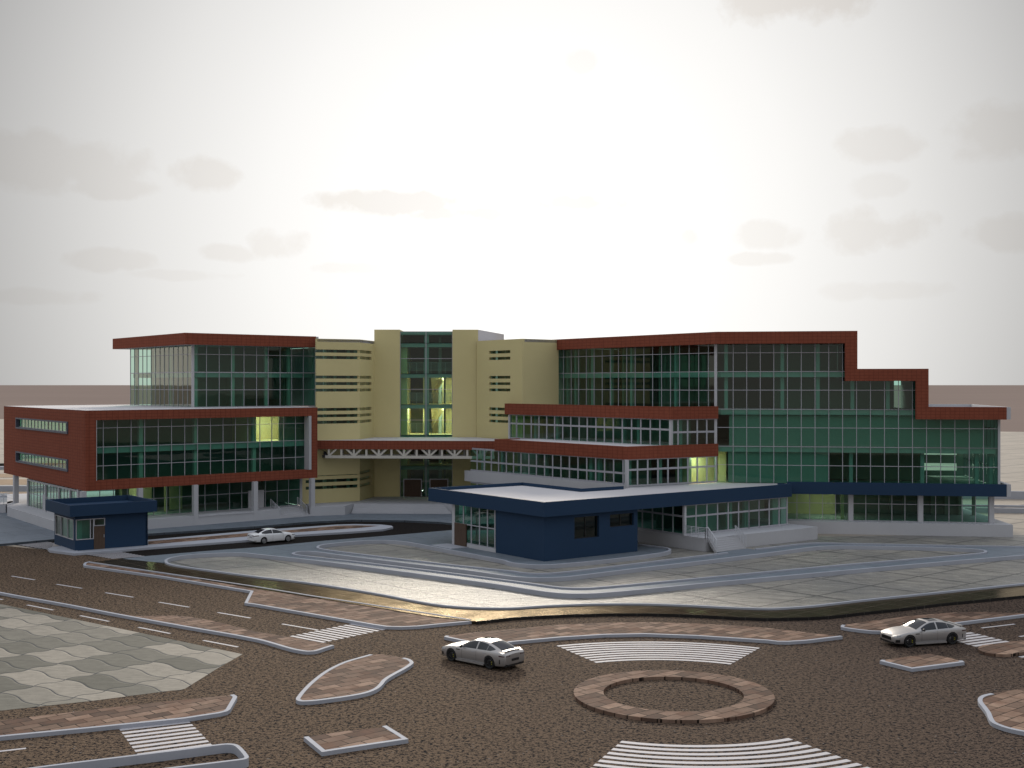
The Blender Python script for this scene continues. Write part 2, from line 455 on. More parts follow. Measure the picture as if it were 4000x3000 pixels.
drive_front = gp(ZP, 'A1', [(1245, 935), (1800, 888), (2212, 858)], 'A2', [(300, 829), (600, 800), (1200, 752), (1700, 708)]) + [(-4.4, 121.0), (-1.0, 121.5)]
drive_back = gp(ZP, 'A1', [(-400, 862), (0, 830), (470, 788), (1280, 742), (2212, 677)], 'A2', [(420, 640), (840, 620), (1300, 626), (1600, 640), (1780, 660)]) + [(-1.0, 127.0)]
struct('driveway', MB().prism(drive_front[:] + [(0, 124)] + rev(drive_back[3:]) + gp(0, 'A1', [(470, 868), (430, 885), (640, 912), (970, 957)]), -0.01, 0.013), M['asphalt'], 'dark asphalt driveway looping round the median in front of the left wing', 'driveway')
mb = MB().prism(gp(0, 'A1', [(120, 838), (430, 885), (480, 800)]) + gp(0, 'A1', [(470, 795), (300, 808)]), -0.01, 0.012)
struct('driveway', mb, M['asphalt'], 'dark asphalt lane end behind the gatehouse', 'driveway')

# ---- kerb lines of the sunk sand beds (tops at ZK)
b1_near = smooth_line(gp(ZK, 'A1', [(1420, 976), (1432, 992), (1490, 1010), (1640, 1033), (2212, 1110)], 'A2', [(350, 1150), (700, 1200), (1100, 1267), (1400, 1325), (1600, 1356), (1800, 1373), (2000, 1380), (2212, 1380)],
                 'A3', [(300, 1361), (700, 1346), (1100, 1344), (1500, 1356), (1900, 1376), (2212, 1385)], 'A4', [(150, 1380), (400, 1362), (800, 1316), (1400, 1255), (2212, 1172), (2900, 1104)]), 4)
b1_far = smooth_line(gp(ZK, 'A1', [(1420, 976), (1428, 962), (1480, 943), (1600, 923), (1800, 909), (2000, 903), (2130, 904)], 'A2', [(0, 913), (350, 949), (700, 990), (1500, 1094), (2100, 1174)],
                'A3', [(100, 1207), (300, 1237), (450, 1251), (600, 1254), (750, 1249), (1200, 1210), (1700, 1160), (2212, 1113)], 'A4', [(700, 1050), (1500, 980), (2212, 922), (2900, 868)]), 4)
b2 = smooth_line(gp(ZK, 'A2', [(310, 906), (322, 917), (400, 929), (800, 973), (1500, 1057), (2212, 1148)], 'A3', [(150, 1168), (300, 1189), (420, 1203), (560, 1209), (700, 1206), (1200, 1163), (2212, 1068)],
            'A4', [(600, 1013), (1200, 963), (1600, 930), (1800, 913), (1875, 903), (1893, 894), (1880, 883), (1800, 871), (1650, 862), (1200, 850), (700, 843), (540, 843), (440, 847), (300, 862), (0, 902)],
            'A3', [(1600, 976), (1000, 1045), (600, 1094), (450, 1110), (300, 1117), (150, 1115), (0, 1105)], 'A2', [(1800, 1048), (1400, 1003), (700, 917), (560, 898), (450, 889), (370, 892)]), 4, True)
b3_near = smooth_line(gp(ZK, 'A2', [(523, 850), (527, 862), (600, 878), (1000, 928), (1600, 998), (2212, 1063)], 'A3', [(60, 1073), (180, 1083), (300, 1082), (420, 1074), (700, 1043), (1300, 970), (1870, 902)]), 4)
b3_far = smooth_line(gp(ZK, 'A2', [(523, 850), (540, 840), (600, 828), (800, 808), (950, 798), (1080, 795), (1200, 799), (1320, 810), (1600, 862), (1900, 918), (2150, 966)],
                'A3', [(0, 986), (120, 1001), (240, 1007), (380, 1002), (700, 973), (1000, 940), (1200, 914), (1300, 898), (1345, 885), (1353, 874), (1330, 862), (1250, 848), (1090, 829)]), 4)
b4_near = smooth_line(gp(ZK, 'A3', [(2110, 870), (2212, 861)], 'A4', [(150, 843), (300, 826), (440, 818), (600, 820), (800, 825), (1500, 838), (2212, 850), (2900, 862)]), 4)

struct('sand_ground', MB().prism(offset_line(b1_near, 0.1, False) + [(95, 118), (42, 119), (12, 116), (-20, 118), (-39, 108)], -0.01, 0.009), M['bed'], 'raked grey sand lying sunk between the white kerbs', 'ground')
# ---- paved walks between the beds, standing ZP above the road
walk = (b1_far + rev(b4_near) + gp(ZP, 'A3', [(2035, 868), (1770, 900), (1860, 908)]) + rev(b3_near)[1:] + b3_far[1:]
        + gp(ZP, 'A3', [(1090, 800)]) + [(8.0, 112.0), (3.0, 120.0), (-1.0, 123.0)] + rev(drive_front) + gp(ZP, 'A1', [(1062, 957), (1330, 985)]))
struct('footpath', MB().prism(walk, -0.02, ZP, [b2]), M['court'], 'blue grey slab walk winding between the sand beds', 'footpath')
back = drive_back[::-1]
left_court = [drive_back[-1], (2, 130), (2, 150), (-62, 160), (-95, 175), (-110, 150)] + drive_back[:-1]
struct('forecourt', MB().prism(left_court, -0.02, ZP), M['court'], 'blue grey slab forecourt along the plinth of the left wing', 'forecourt')
mb = MB().strip(drive_back, 0.42, ZP - 0.18, ZP + 0.012, 1)
struct('kerb', mb, M['court'], 'low grey kerb edging the forecourt above the dark driveway', 'kerb')
strip_poly = (gp(ZP, 'A1', [(1062, 957), (1330, 985), (1425, 998)]) + [b for b in b1_near[6:]]
              + gp(ZP, 'A4', [(2900, 1198), (2212, 1273), (1850, 1308), (1500, 1342), (1190, 1380), (870, 1413), (540, 1450), (350, 1461), (100, 1467)],
                   'A3', [(2190, 1468), (1960, 1460), (1760, 1449), (1470, 1435), (1165, 1427), (840, 1428), (530, 1436), (215, 1450), (0, 1464)], 'A2', [(1905, 1497)])
              + gp(ZP, 'A2', [(1500, 1452), (1000, 1370), (500, 1290), (0, 1210)], 'A1', [(1500, 1092), (775, 985)]))
st = MB().prism(strip_poly, -0.02, ZP)
struct('pavement', st, M['polished'], 'polished golden tile pavement curving along the road', 'pavement')
front_face = gp(ZP, 'A2', [(1905, 1497)], 'A3', [(0, 1464), (215, 1450), (530, 1436), (840, 1428), (1165, 1427), (1470, 1435), (1760, 1449), (1960, 1460), (2190, 1468)],
                'A4', [(100, 1467), (350, 1461), (540, 1450), (870, 1413), (1190, 1380), (1500, 1342), (1850, 1308), (2212, 1273), (2900, 1198)])
mb = MB().strip(front_face, 0.02, -0.02, ZP - 0.006, -1)
kerb_face = mb
struct('kerb', mb, M['black_tile'], 'black tiled face below the polished golden pavement', 'kerb')

def kerb(line, label, side=1, closed=False, width=0.22, z0=-0.02, z1=ZK):
    return tag(struct('kerb', MB().strip(line, width, z0, z1, side, closed), M['kerb'], label), group='white kerbs round the sand beds')
kerb(b1_near, 'white kerb along the polished golden pavement, outer edge of the largest sand bed', 1)
kerb(b1_far, 'white kerb on the building side of the largest sand bed', -1)
kerb(b2, 'closed white kerb loop with two hairpins, between the winding walks', 1 if area2(b2) > 0 else -1, True)
kerb(b3_near, 'white kerb below the pavilion ending free beside the outside stair', 1)
kerb(b3_far, 'white kerb wrapping round the walk at the foot of the navy pavilion', -1)
kerb(b4_near, 'white kerb from the foot of the outside stair along the right wing plinth', 1)

# ---- road paint
LZ = 0.010
def quad_line(a, b, w):
    a = Vector(a); b = Vector(b); n = (b - a).normalized(); n = Vector((-n.y, n.x)) * (w / 2)
    return [tuple(a + n), tuple(b + n), tuple(b - n), tuple(a - n)]
mb = MB()
for t, x0, y0, x1, y1 in [('A1', 100, 1107, 300, 1140), ('A1', 490, 1178, 708, 1213), ('A1', 912, 1251, 1152, 1290), ('A1', 1374, 1333, 1635, 1376), ('A1', 1882, 1422, 2165, 1470), ('A2', 225, 1521, 535, 1574),
                          ('A1', -210, 1264, 22, 1311), ('A1', 235, 1357, 460, 1401), ('A1', 693, 1449, 942, 1499), ('A1', 1197, 1550, 1470, 1604), ('B1', 1756, 557, 2056, 614), ('B1', -80, 1525, 225, 1490),
                          ('R6', 930, 508, 1820, 402), ('R6', 1952, 739, 2700, 640)]:
    mb.prism(quad_line(at(*uv(t, x0, y0)), at(*uv(t, x1, y1)), 0.17), -0.01, LZ)
struct('lane_marking_lines', mb, M['paint'], 'white dashed lane lines painted on the gravel road', 'road marking')

def crossing(name, tl, tr, br, bl, n, duty, label):
    """A zebra crossing: n stripes running from the left edge to the right edge."""
    TL, TR, BR, BL = (Vector(at(*uv(*q))) for q in (tl, tr, br, bl))
    mb = MB()
    for i in range(n):
        a0 = i / (n - 1 + duty); a1 = (i + duty) / (n - 1 + duty)
        mb.prism([tuple(TL.lerp(BL, a0)), tuple(TR.lerp(BR, a0)), tuple(TR.lerp(BR, a1)), tuple(TL.lerp(BL, a1))], -0.01, 0.016)
    return tag(mb.build('crosswalk', M['paint']), label, 'crosswalk', 'zebra crossings painted on the roads', 'structure')
crossing('crosswalk', ('B2', 825, 413), ('B2', 1118, 464), ('B2', 580, 578), ('B2', 290, 522), 11, 0.52, 'zebra crossing of eleven thin bars ending at the brown island with the notch')
crossing('crosswalk', ('B1', 1010, 1296), ('B1', 1608, 1230), ('B1', 1835, 1466), ('B1', 1195, 1556), 9, 0.52, 'zebra crossing between a long brown strip and the hollow white kerb loop')
crossing('crosswalk', ('R6', -310, 742), ('R6', 640, 625), ('R6', 1692, 885), ('R6', 770, 1014), 6, 0.6, 'zebra crossing of wide bars behind the tail of a silver car')
crossing('crosswalk', ('A1', 1025, 897), ('A1', 745, 921), ('A1', 970, 958), ('A1', 1252, 935), 9, 0.45, 'zebra crossing in front of the navy gatehouse on the dark driveway') if False else None
TLc, TRc, BRc, BLc = (Vector(at(*uv('A1', *q))) for q in ((748, 922), (1028, 896), (1252, 936), (968, 958)))
mb = MB()
for i in range(9):
    a0, a1 = i / 8.45, (i + 0.45) / 8.45
    mb.prism([tuple(TLc.lerp(BLc, a0)), tuple(TRc.lerp(BRc, a0)), tuple(TRc.lerp(BRc, a1)), tuple(TLc.lerp(BLc, a1))], -0.01, 0.020)
tag(mb.build('crosswalk', M['paint']), 'zebra crossing beside the door of the navy gatehouse on dark asphalt', 'crosswalk', 'zebra crossings painted on the roads', 'structure')
TLc, TRc, BRc, BLc = (Vector(at(*uv('L7', *q))) for q in ((225, 1357), (760, 1313), (1300, 1400), (770, 1440)))
mb = MB()
for i in range(9):
    a0, a1 = i / 8.45, (i + 0.45) / 8.45
    mb.prism([tuple(TLc.lerp(BLc, a0)), tuple(TRc.lerp(BRc, a0)), tuple(TRc.lerp(BRc, a1)), tuple(TLc.lerp(BLc, a1))], -0.01, 0.020)
tag(mb.build('crosswalk', M['paint']), 'zebra crossing half hidden behind the glazed end of the navy gatehouse', 'crosswalk', 'zebra crossings painted on the roads', 'structure')
RC = Vector((7.48, 57.5))
def arc_crossing(a0, a1, r0, r1, n, label):
    mb = MB(); st = (r1 - r0) / (n - 0.48)
    for i in range(n):
        ra = r0 + i * st; rb = ra + st * 0.52; N = 24
        A = [R(a0 + (a1 - a0) * j / N) for j in range(N + 1)]
        outer = [(RC.x + rb * math.sin(q), RC.y + rb * math.cos(q)) for q in A]
        inner = [(RC.x + ra * math.sin(q), RC.y + ra * math.cos(q)) for q in A]
        mb.prism(inner + rev(outer), -0.01, 0.016)
    tag(mb.build('crosswalk', M['paint']), label, 'crosswalk', 'zebra crossings painted on the roads', 'structure')
arc_crossing(-24.3, 30.2, 7.55, 12.2, 9, 'curved zebra crossing between the long brown arc island and the paved ring')
arc_crossing(180 + 22.8, 180 - 29.4, 7.8, 12.45, 9, 'curved zebra crossing on the camera side of the paved ring')
mb = MB().prism(gp(0, 'R6', [(1915, 1285), (2020, 1310), (2500, 1240), (2400, 1215)]), -0.01, 0.016)
tag(mb.build('crosswalk', M['paint']), 'end bar of a zebra crossing poking out below the round brown island', 'crosswalk', 'zebra crossings painted on the roads', 'structure')
# wavy paver forecourt
struct('pavers_ground', MB().prism(gp(0, 'B1', [(-900, 55), (0, 243), (70, 257), (1000, 448), (2095, 677), (1880, 800), (1680, 925), (1600, 975), (1555, 987), (1480, 992), (800, 1080), (0, 1166), (-900, 1265)]), -0.01, 0.012), M['wavy'], 'area of large grey pavers with wavy edges beside the road', 'ground')

# ------------------------------------------------------------------ brown paved islands
ZI = 0.16
IG = 'raised brown paved islands with white kerbs'
def island(name, label, top, kerbs, z=ZI, inset=0.10, cat='traffic island', kw=0.20, kz=0.015):
    cx = sum(p[0] for p in top) / len(top); cy = sum(p[1] for p in top) / len(top)
    r = root(name, (cx, cy, 0), label, cat, IG)
    MB().prism(top, -0.02, z).build('paving', M['brown_tile'], r)
    for kl, side in kerbs:
        MB().strip(kl, kw, -0.03, z + kz, side).build('kerb', M['kerb'], r)
    return r
def inner_side(line, poly):
    a, b = Vector(line[len(line) // 2 - 1]), Vector(line[len(line) // 2])
    n = (b - a).normalized(); n = Vector((-n.y, n.x))
    q = (a + b) / 2 + n * 0.15
    ins = False
    for i in range(len(poly)):
        p, s = poly[i], poly[(i + 1) % len(poly)]
        if (p[1] > q.y) != (s[1] > q.y) and q.x < (s[0] - p[0]) * (q.y - p[1]) / (s[1] - p[1]) + p[0]: ins = not ins
    return 1 if ins else -1
def isl(label, kerb_line, back_line, name='paved_island', sm=True, z=ZI):
    kl = smooth_line(kerb_line, 4) if sm else kerb_line
    poly = offset_line(kl, 0.08 * inner_side(kl, kl + back_line)) + back_line
    return island(name, label, poly, [(kl, inner_side(kl, kl + back_line))], z)
zk = ZI + 0.015
isl('leaf shaped brown paved island beside the silver car seen from behind',
    gp(zk, 'B2', [(985, 676), (900, 699), (750, 744), (600, 818), (480, 907), (400, 985), (350, 1048), (345, 1064), (365, 1078), (400, 1083), (500, 1079), (640, 1062), (800, 1040), (940, 1014), (1030, 984), (1085, 948), (1130, 895), (1200, 850), (1300, 796), (1350, 762), (1362, 746), (1335, 720), (1285, 705)]),
    gp(zk, 'B2', [(1200, 689), (1090, 674)]))
isl('small four sided brown paved island near the bottom edge of the road',
    gp(zk, 'B2', [(412, 1390), (490, 1455), (570, 1521), (900, 1470), (1317, 1408), (1225, 1350), (1128, 1291)]), gp(zk, 'B2', [(1122, 1300), (780, 1335)]), sm=False)
isl('long brown paved strip between the wavy grey pavers and a zebra crossing',
    gp(zk, 'B1', [(2022, 1022), (2046, 1036), (2050, 1045), (2020, 1098), (1990, 1150), (1965, 1168), (1900, 1184), (1600, 1230), (800, 1311), (0, 1388), (-900, 1478)]), gp(zk, 'B1', [(-900, 1330), (0, 1245), (1330, 1090), (2010, 1024)]), sm=False)
isl('very long narrow brown paved strip edging the lane beside the wavy pavers',
    gp(zk, 'A1', [(-900, 1062), (0, 1250), (560, 1350), (1000, 1435), (1570, 1538), (2212, 1652)], 'B2', [(300, 629), (400, 648), (450, 652), (520, 647), (600, 622), (676, 598)]),
    gp(zk, 'B2', [(660, 592), (580, 577), (300, 526), (0, 478)], 'A1', [(1900, 1505), (1650, 1455), (1500, 1444), (1180, 1450), (1000, 1425), (600, 1352), (0, 1240), (-900, 1052)]))
isl('long brown paved island with a notch, along the polished golden pavement',
    gp(zk, 'A1', [(2212, 1195), (770, 980), (735, 988), (718, 1003), (725, 1015), (1400, 1110), (2165, 1236), (2112, 1338)], 'A2', [(0, 1352), (600, 1455), (1000, 1524), (1120, 1542), (1250, 1546), (1400, 1540), (1600, 1520), (1905, 1492)]),
    gp(zk, 'A2', [(1850, 1482), (1000, 1352), (500, 1278), (0, 1205)]), sm=False)
r = bpy.data.objects['paved_island.004']
mb = MB().strip(gp(ZP + 0.03, 'A1', [(775, 981), (2212, 1193)], 'A2', [(500, 1275), (1000, 1349), (1860, 1480)]), 0.16, -0.03, ZP + 0.03, -1)
mb.build('kerb', M['kerb'], r)
isl('long curved brown paved island behind the curved zebra crossing',
    gp(zk, 'B2', [(1640, 514), (1625, 524), (1780, 556), (1980, 594), (2212, 570)], 'B3', [(0, 568), (400, 531), (800, 506), (1150, 500), (1600, 516), (2212, 556)], 'B4', [(80, 566), (180, 567), (350, 556), (645, 520)]),
    gp(zk, 'B4', [(600, 515), (300, 480), (0, 447)], 'B3', [(1900, 422), (1600, 408), (1200, 397), (800, 400), (400, 418), (0, 455)], 'B2', [(1900, 483)]), sm=False)
isl('brown paved island running out of the picture behind the silver car facing us',
    gp(zk, 'B4', [(642, 420), (630, 427), (628, 440), (700, 453), (800, 466), (900, 476), (980, 478), (1150, 464), (1680, 400), (2212, 335), (2700, 275)]), gp(zk, 'B4', [(2700, 268), (2212, 320), (1900, 308), (1600, 312), (1200, 345), (800, 398)]), sm=False)
isl('small diamond shaped brown paved island in front of the silver car facing us',
    gp(zk, 'B4', [(985, 722), (965, 732), (1245, 800), (1698, 742), (1680, 730)]), gp(zk, 'B4', [(1550, 700), (1400, 668), (1250, 690)]), sm=False)
isl('wide brown paved island with a rounded tip at the right edge',
    gp(zk, 'B4', [(1925, 1012), (1860, 1026), (1822, 1046), (1812, 1068), (1820, 1092), (1850, 1130), (1885, 1180), (1905, 1230), (1930, 1262), (1990, 1290), (2080, 1318), (2212, 1345), (2500, 1390)]), gp(zk, 'B4', [(2700, 900), (2212, 968), (2060, 992)]))
pts = smooth_line(gp(ZI, 'B4', [(1850, 598), (1818, 618), (1822, 636), (1880, 660), (1960, 672), (2060, 676), (2212, 655), (2450, 615)]), 4) + gp(ZI, 'B4', [(2600, 500), (2212, 553), (2000, 578)])
island('paved_island', 'round ended brown paved island without a kerb at the right edge', pts, [])
# ring in the middle of the roundabout
def ring(n, r): return [(RC.x + r * math.cos(2 * math.pi * i / n), RC.y + r * math.sin(2 * math.pi * i / n)) for i in range(n)]
mb = MB().prism(ring(72, 4.615), -0.02, ZI, [ring(72, 3.23)])
tag(mb.build('paved_ring', M['brown_tile']), 'ring of brown paving stones in the middle of the roundabout', 'roundabout ring')
# hollow kerb loop, bottom left
lp = smooth_line(gp(0.34, 'B1', [(-600, 1790), (230, 1659), (1000, 1563), (1600, 1490), (1900, 1451), (1985, 1446), (2050, 1456), (2095, 1490), (2142, 1545), (2149, 1566), (2120, 1582), (2000, 1599), (1500, 1660), (700, 1760)]), 4)
r = root('kerb_loop', (*lp[len(lp) // 2], 0), 'hollow loop of tall white kerb around bare gravel at the bottom edge', 'kerb loop')
MB().strip(lp, 0.16, -0.03, 0.34, -1).build('kerb', M['kerb'], r)
# driveway median: broad white kerb, brown paving inside
med = smooth_line(gp(ZP, 'A2', [(1183, 683), (1172, 672), (1080, 661), (850, 657), (700, 662), (0, 712)], 'A1', [(1280, 795), (480, 850), (430, 872), (410, 868), (640, 884), (1000, 888)], 'A2', [(0, 784), (330, 747), (800, 722), (1100, 702)]), 1, True)
medz = gp(ZP, 'A2', [(1185, 683), (1172, 671), (1080, 661), (850, 657), (700, 661), (0, 711)], 'A1', [(1280, 793), (470, 856), (412, 868), (430, 884), (640, 910), (950, 888), (1280, 860), (2212, 790)], 'A2', [(330, 752), (800, 724), (1100, 702)])
r = root('paved_island', (-28, 115, 0), 'driveway median of broad white kerb and brown paving beside the white car', 'traffic island', IG)
MB().prism(medz, -0.02, ZP).build('kerb', M['kerb'], r)
MB().prism(gp(ZP, 'A1', [(1280, 806), (2212, 729)], 'A2', [(270, 711), (700, 672), (860, 668), (1070, 672), (900, 690), (300, 732), (0, 758)], 'A1', [(1280, 835)]), 0.0, ZP + 0.006).build('paving', M['brown_tile'], r)

# far walks and low walls behind the wings, seen past both ends
def far_band(name, mat, x0, x1, ya0, yb0, h, slope, label=None):
    mb = MB().prism([(x0, ya0 + slope * x0), (x1, ya0 + slope * x1), (x1, yb0 + slope * x1), (x0, yb0 + slope * x0)], -0.02, h)
    return struct(name, mb, mat, label)
for nm, mt, a, b, h, lb in (('low_wall', 'kerb', 166, 166.5, 1.0, 'pale low wall crossing the cream ground past the right end of the right wing'), ('sand_strip_ground', 'sand', 167, 176, 0.02, 'brown sand strip behind the low wall beyond the right wing'),
                        ('kerb', 'kerb', 155, 155.4, 0.25, 'thin pale kerb crossing the cream ground beyond the right wing'), ('kerb', 'kerb', 148, 148.4, 0.55, 'taller pale kerb nearest behind the plinth of the right wing'),
                        ('sand_strip_ground', 'sand', 148.8, 150.4, 0.03, 'narrow brown sand strip along the taller kerb beyond the right wing')):
    far_band(nm, M[mt], 49, 150, a, b, h, -0.16, lb)
for nm, mt, a, b, h, lb in (('low_wall', 'black_tile', 223, 223.5, 0.5, 'black line of low wall far beyond the left wing'), ('kerb', 'kerb', 214, 215.5, 0.5, 'broad white kerb far beyond the left wing'), ('sand_strip_ground', 'sand', 196, 204, 0.03, 'farthest brown sand strip beyond the left wing'),
                        ('sand_strip_ground', 'sand', 182, 192, 0.02, 'middle brown sand strip beyond the left wing'), ('low_wall', 'kerb', 171, 171.8, 0.7, 'pale low wall between sand strips beyond the left wing'),
                        ('sand_strip_ground', 'sand', 164, 169, 0.02, 'nearest brown sand strip beyond the left wing'), ('kerb', 'kerb', 160, 160.6, 0.4, 'pale kerb nearest behind the plinth of the left wing')):
    far_band(nm, M[mt], -190, -48, a, b, h, 0.05, lb)
# ------------------------------------------------------------------ building kit
def lerp(a, b, t): return a + (b - a) * t
def panel(w, s0, s1, z0, z1, holes, thick, name, mat, parent, off=0.0):
    """A solid wall with rectangular openings, reveals included."""
    S = sorted({s0, s1, *[h[i] for h in holes for i in (0, 1)]}); Z = sorted({z0, z1, *[h[i] for h in holes for i in (2, 3)]})
    def open_(a, b, c, d):
        ms, mz = (a + b) / 2, (c + d) / 2
        return any(h[0] < ms < h[1] and h[2] < mz < h[3] for h in holes)
    solid = [[not open_(S[i], S[i + 1], Z[j], Z[j + 1]) for j in range(len(Z) - 1)] for i in range(len(S) - 1)]
    m = MB()
    def P(s, z, o): x, y = w.xy(s, o); return (x, y, z)
    o0, o1 = off, off - thick
    ni, nj = len(S) - 1, len(Z) - 1
    for i in range(ni):
        for j in range(nj):
            if not solid[i][j]: continue
            a, b, c, d = S[i], S[i + 1], Z[j], Z[j + 1]
            m.add([P(a, c, o0), P(b, c, o0), P(b, d, o0), P(a, d, o0)], [(0, 1, 2, 3)])
            m.add([P(a, c, o1), P(b, c, o1), P(b, d, o1), P(a, d, o1)], [(3, 2, 1, 0)])
            if i == 0 or not solid[i - 1][j]: m.add([P(a, c, o0), P(a, d, o0), P(a, d, o1), P(a, c, o1)], [(0, 1, 2, 3)])
            if i == ni - 1 or not solid[i + 1][j]: m.add([P(b, c, o0), P(b, d, o0), P(b, d, o1), P(b, c, o1)], [(3, 2, 1, 0)])
            if j == 0 or not solid[i][j - 1]: m.add([P(a, c, o0), P(b, c, o0), P(b, c, o1), P(a, c, o1)], [(3, 2, 1, 0)])
            if j == nj - 1 or not solid[i][j + 1]: m.add([P(a, d, o0), P(b, d, o0), P(b, d, o1), P(a, d, o1)], [(0, 1, 2, 3)])
    return m.build(name, mat, parent)
def curtain(w, s0, s1, z0, z1, sv, zv, parent, wv=0.06, wh=0.06, name='glass_wall', edge=True, mat=None, depth=0.045):
    """Glazing with its grid of bars: the pane is the part, the bars its sub-part."""
    if s0 > s1: s0, s1 = s1, s0
    m = MB()
    def P(s, z): x, y = w.xy(s, 0); return (x, y, z)
    m.add([P(s0, z0), P(s1, z0), P(s1, z1), P(s0, z1)], [(0, 1, 2, 3)])
    pane = m.build(name, M['glass'], parent)
    f = MB()
    vs = [s for s in sv if s0 - 0.05 < s < s1 + 0.05]
    for s in vs: f.wbox(w, s - wv / 2, s + wv / 2, z0, z1, -0.03, depth)
    for z in zv:
        if z0 - 0.05 < z < z1 + 0.05: f.wbox(w, s0, s1, z - wh / 2, z + wh / 2, -0.026, depth - 0.012)
    if edge:
        f.wbox(w, s0, s1, z0, z0 + wh, -0.027, depth - 0.013); f.wbox(w, s0, s1, z1 - wh, z1, -0.027, depth - 0.013)
    f.build('window_frame', mat or M['frame'], pane)
    return pane
def ss(w, t, xs): return [w.s(U(t, x)) for x in xs]
def railing(parent, pts, h=0.95, n=5, posts=3, w=0.035, name='handrail'):
    m = MB()
    a, b = Vector(pts[0]), Vector(pts[1])
    for i in range(n):
        z = Vector((0, 0, h * (0.2 + 0.8 * (i + 1) / n) if i < n - 1 else h))
        m.bar(a + z, b + z, w if i < n - 1 else w * 1.6)
    for i in range(posts):
        q = a.lerp(b, i / (posts - 1)); m.bar(q, q + Vector((0, 0, h)), w * 1.5)
    return m.build(name, M['rail'], parent)
def stair(parent, w, s0, s1, z0, z1, off0, run, n, name='steps', mat=None):
    """Flight going down towards the viewer; off0 is the foot."""
    m = MB(); h = (z1 - z0) / n
    for i in range(n):
        m.wbox(w, s0, s1, z0, z0 + h * (i + 1), off0 - run * (i + 1) / n if i < n - 1 else off0 - run, off0 - run * i / n)
    return m.build(name, mat or M['white'], parent)
def added_light(parent, x, y, z, sx=1.6, sy=0.5):
    return MB().box(x - sx / 2, x + sx / 2, y - sy / 2, y + sy / 2, z - 0.06, z).build('added_light_panel', M['added_light'], parent)  # glowing panel tucked out of view, added to light the room below

# ================================================================== LEFT WING
ZB, ZT, ZF = 4.28, 11.96, 1.17
C0 = at(334, 1918.5, ZB); R0 = at(1240, 1866.2, ZB); L0 = at(15.2, 1847.6, ZB)
B0 = (L0[0] + R0[0] - C0[0], L0[1] + R0[1] - C0[1])
WF, WL = Wall(C0, R0), Wall(L0, C0)
lw = root('office_building', (-41, 133, 0), 'red clad building wing on white columns with a glass box on its roof', 'building', 'wings of the glass and terracotta complex')
# ground storey plinth with a recessed stair
pl = WL.offset(1.75); pf = WF.offset(0.30)
sP = WF.s(U('A2', 205)); sQ = WF.s(U('A2', 470))
corner = pl.cross(pf)
plinth = [ux(27.7, 134.5), corner, pf.xy(pf.s(U('A2', 205))), pf.xy(pf.s(U('A2', 205)), -2.1), pf.xy(pf.s(U('A2', 470)), -2.1), pf.xy(pf.s(U('A2', 470)) + 0.4, -6), B0, ux(27.7, 150)]
MB().prism(plinth, 0.0, ZF).build('plinth', M['white'], lw)
st_w = pf
stair(lw, st_w, pf.s(U('A2', 205)), pf.s(U('A2', 470)), ZP, ZF, 0.0, 2.1, 6)
mb = MB(); s_a, s_b = WF.s(U('A1', 1702)), WF.s(U('A1', 2192))
mb.wbox(pf, s_a, s_b, 1.02, 1.15, 0.0, 0.05)
mb.wbox(pf, s_a, s_b, 0.2, 0.3, 0.0, 0.05)
mb.build('plinth_band', M['white'], lw)
for s_ in (pf.s(U('A2', 205)) + 0.1, pf.s(U('A2', 470)) - 0.35):
    a = pf.xy(s_, -2.1); b = pf.xy(s_, -0.1)
    railing(lw, [(*a, ZF), (*b, ZP + 0.1)])
# red box: front frame and left flank
WFi = WF.offset(-0.9)
fz1 = WF.zt('U1', 833, 976); fz0 = WF.zt('U1', 833, 1500)
fs0 = WF.s(U('U1', 832)); fs1 = WF.s(1214.7)
panel(WF, 0, WF.len, ZB, ZT, [(fs0, fs1, fz0, fz1)], 0.9, 'front_cladding', M['red'], lw)
holes = []
for y0, y1 in ((953, 1047), (1243, 1337)):
    holes.append((WL.s(U('U1', 143)), WL.s(U('U1', 590)), WL.zt('U1', 143, y1), WL.zt('U1', 143, y0)))
lf = panel(WL, 0, WL.len - 0.9, ZB, ZT, holes, 0.4, 'side_cladding', M['red'], lw, off=0.004)
MB().wbox(WL, WL.len - 0.9, WL.len - 0.002, ZB, ZT, -0.4, 0.004).build('corner_cladding', M['red'], lw)
for h in holes:
    m = MB(); t = 0.16
    m.wbox(WL, h[0], h[1], h[3] - t, h[3], -0.35, 0.12); m.wbox(WL, h[0], h[1], h[2], h[2] + t, -0.35, 0.12)
    m.wbox(WL, h[0], h[0] + t, h[2] + t, h[3] - t, -0.35, 0.118); m.wbox(WL, h[1] - t, h[1], h[2] + t, h[3] - t, -0.35, 0.118)
    pane = MB()
    w2 = WL.offset(-0.22)
    pane.add([(*w2.xy(h[0] + t), h[2] + t), (*w2.xy(h[1] - t), h[2] + t), (*w2.xy(h[1] - t), h[3] - t), (*w2.xy(h[0] + t), h[3] - t)], [(0, 1, 2, 3)])
    win = m.build('window', M['darkframe'], lw)
    pane.build('pane', M['glass'], win)
    m = MB()
    for i in range(1, 15):
        s_ = lerp(h[0] + t, h[1] - t, i / 15); m.wbox(w2, s_ - 0.03, s_ + 0.03, h[2] + t, h[3] - t, -0.03, 0.05)
    m.wbox(w2, h[0] + t, h[1] - t, h[2] + t, h[2] + t + 0.05, -0.028, 0.048)
    m.build('window_frame', M['frame'], win)
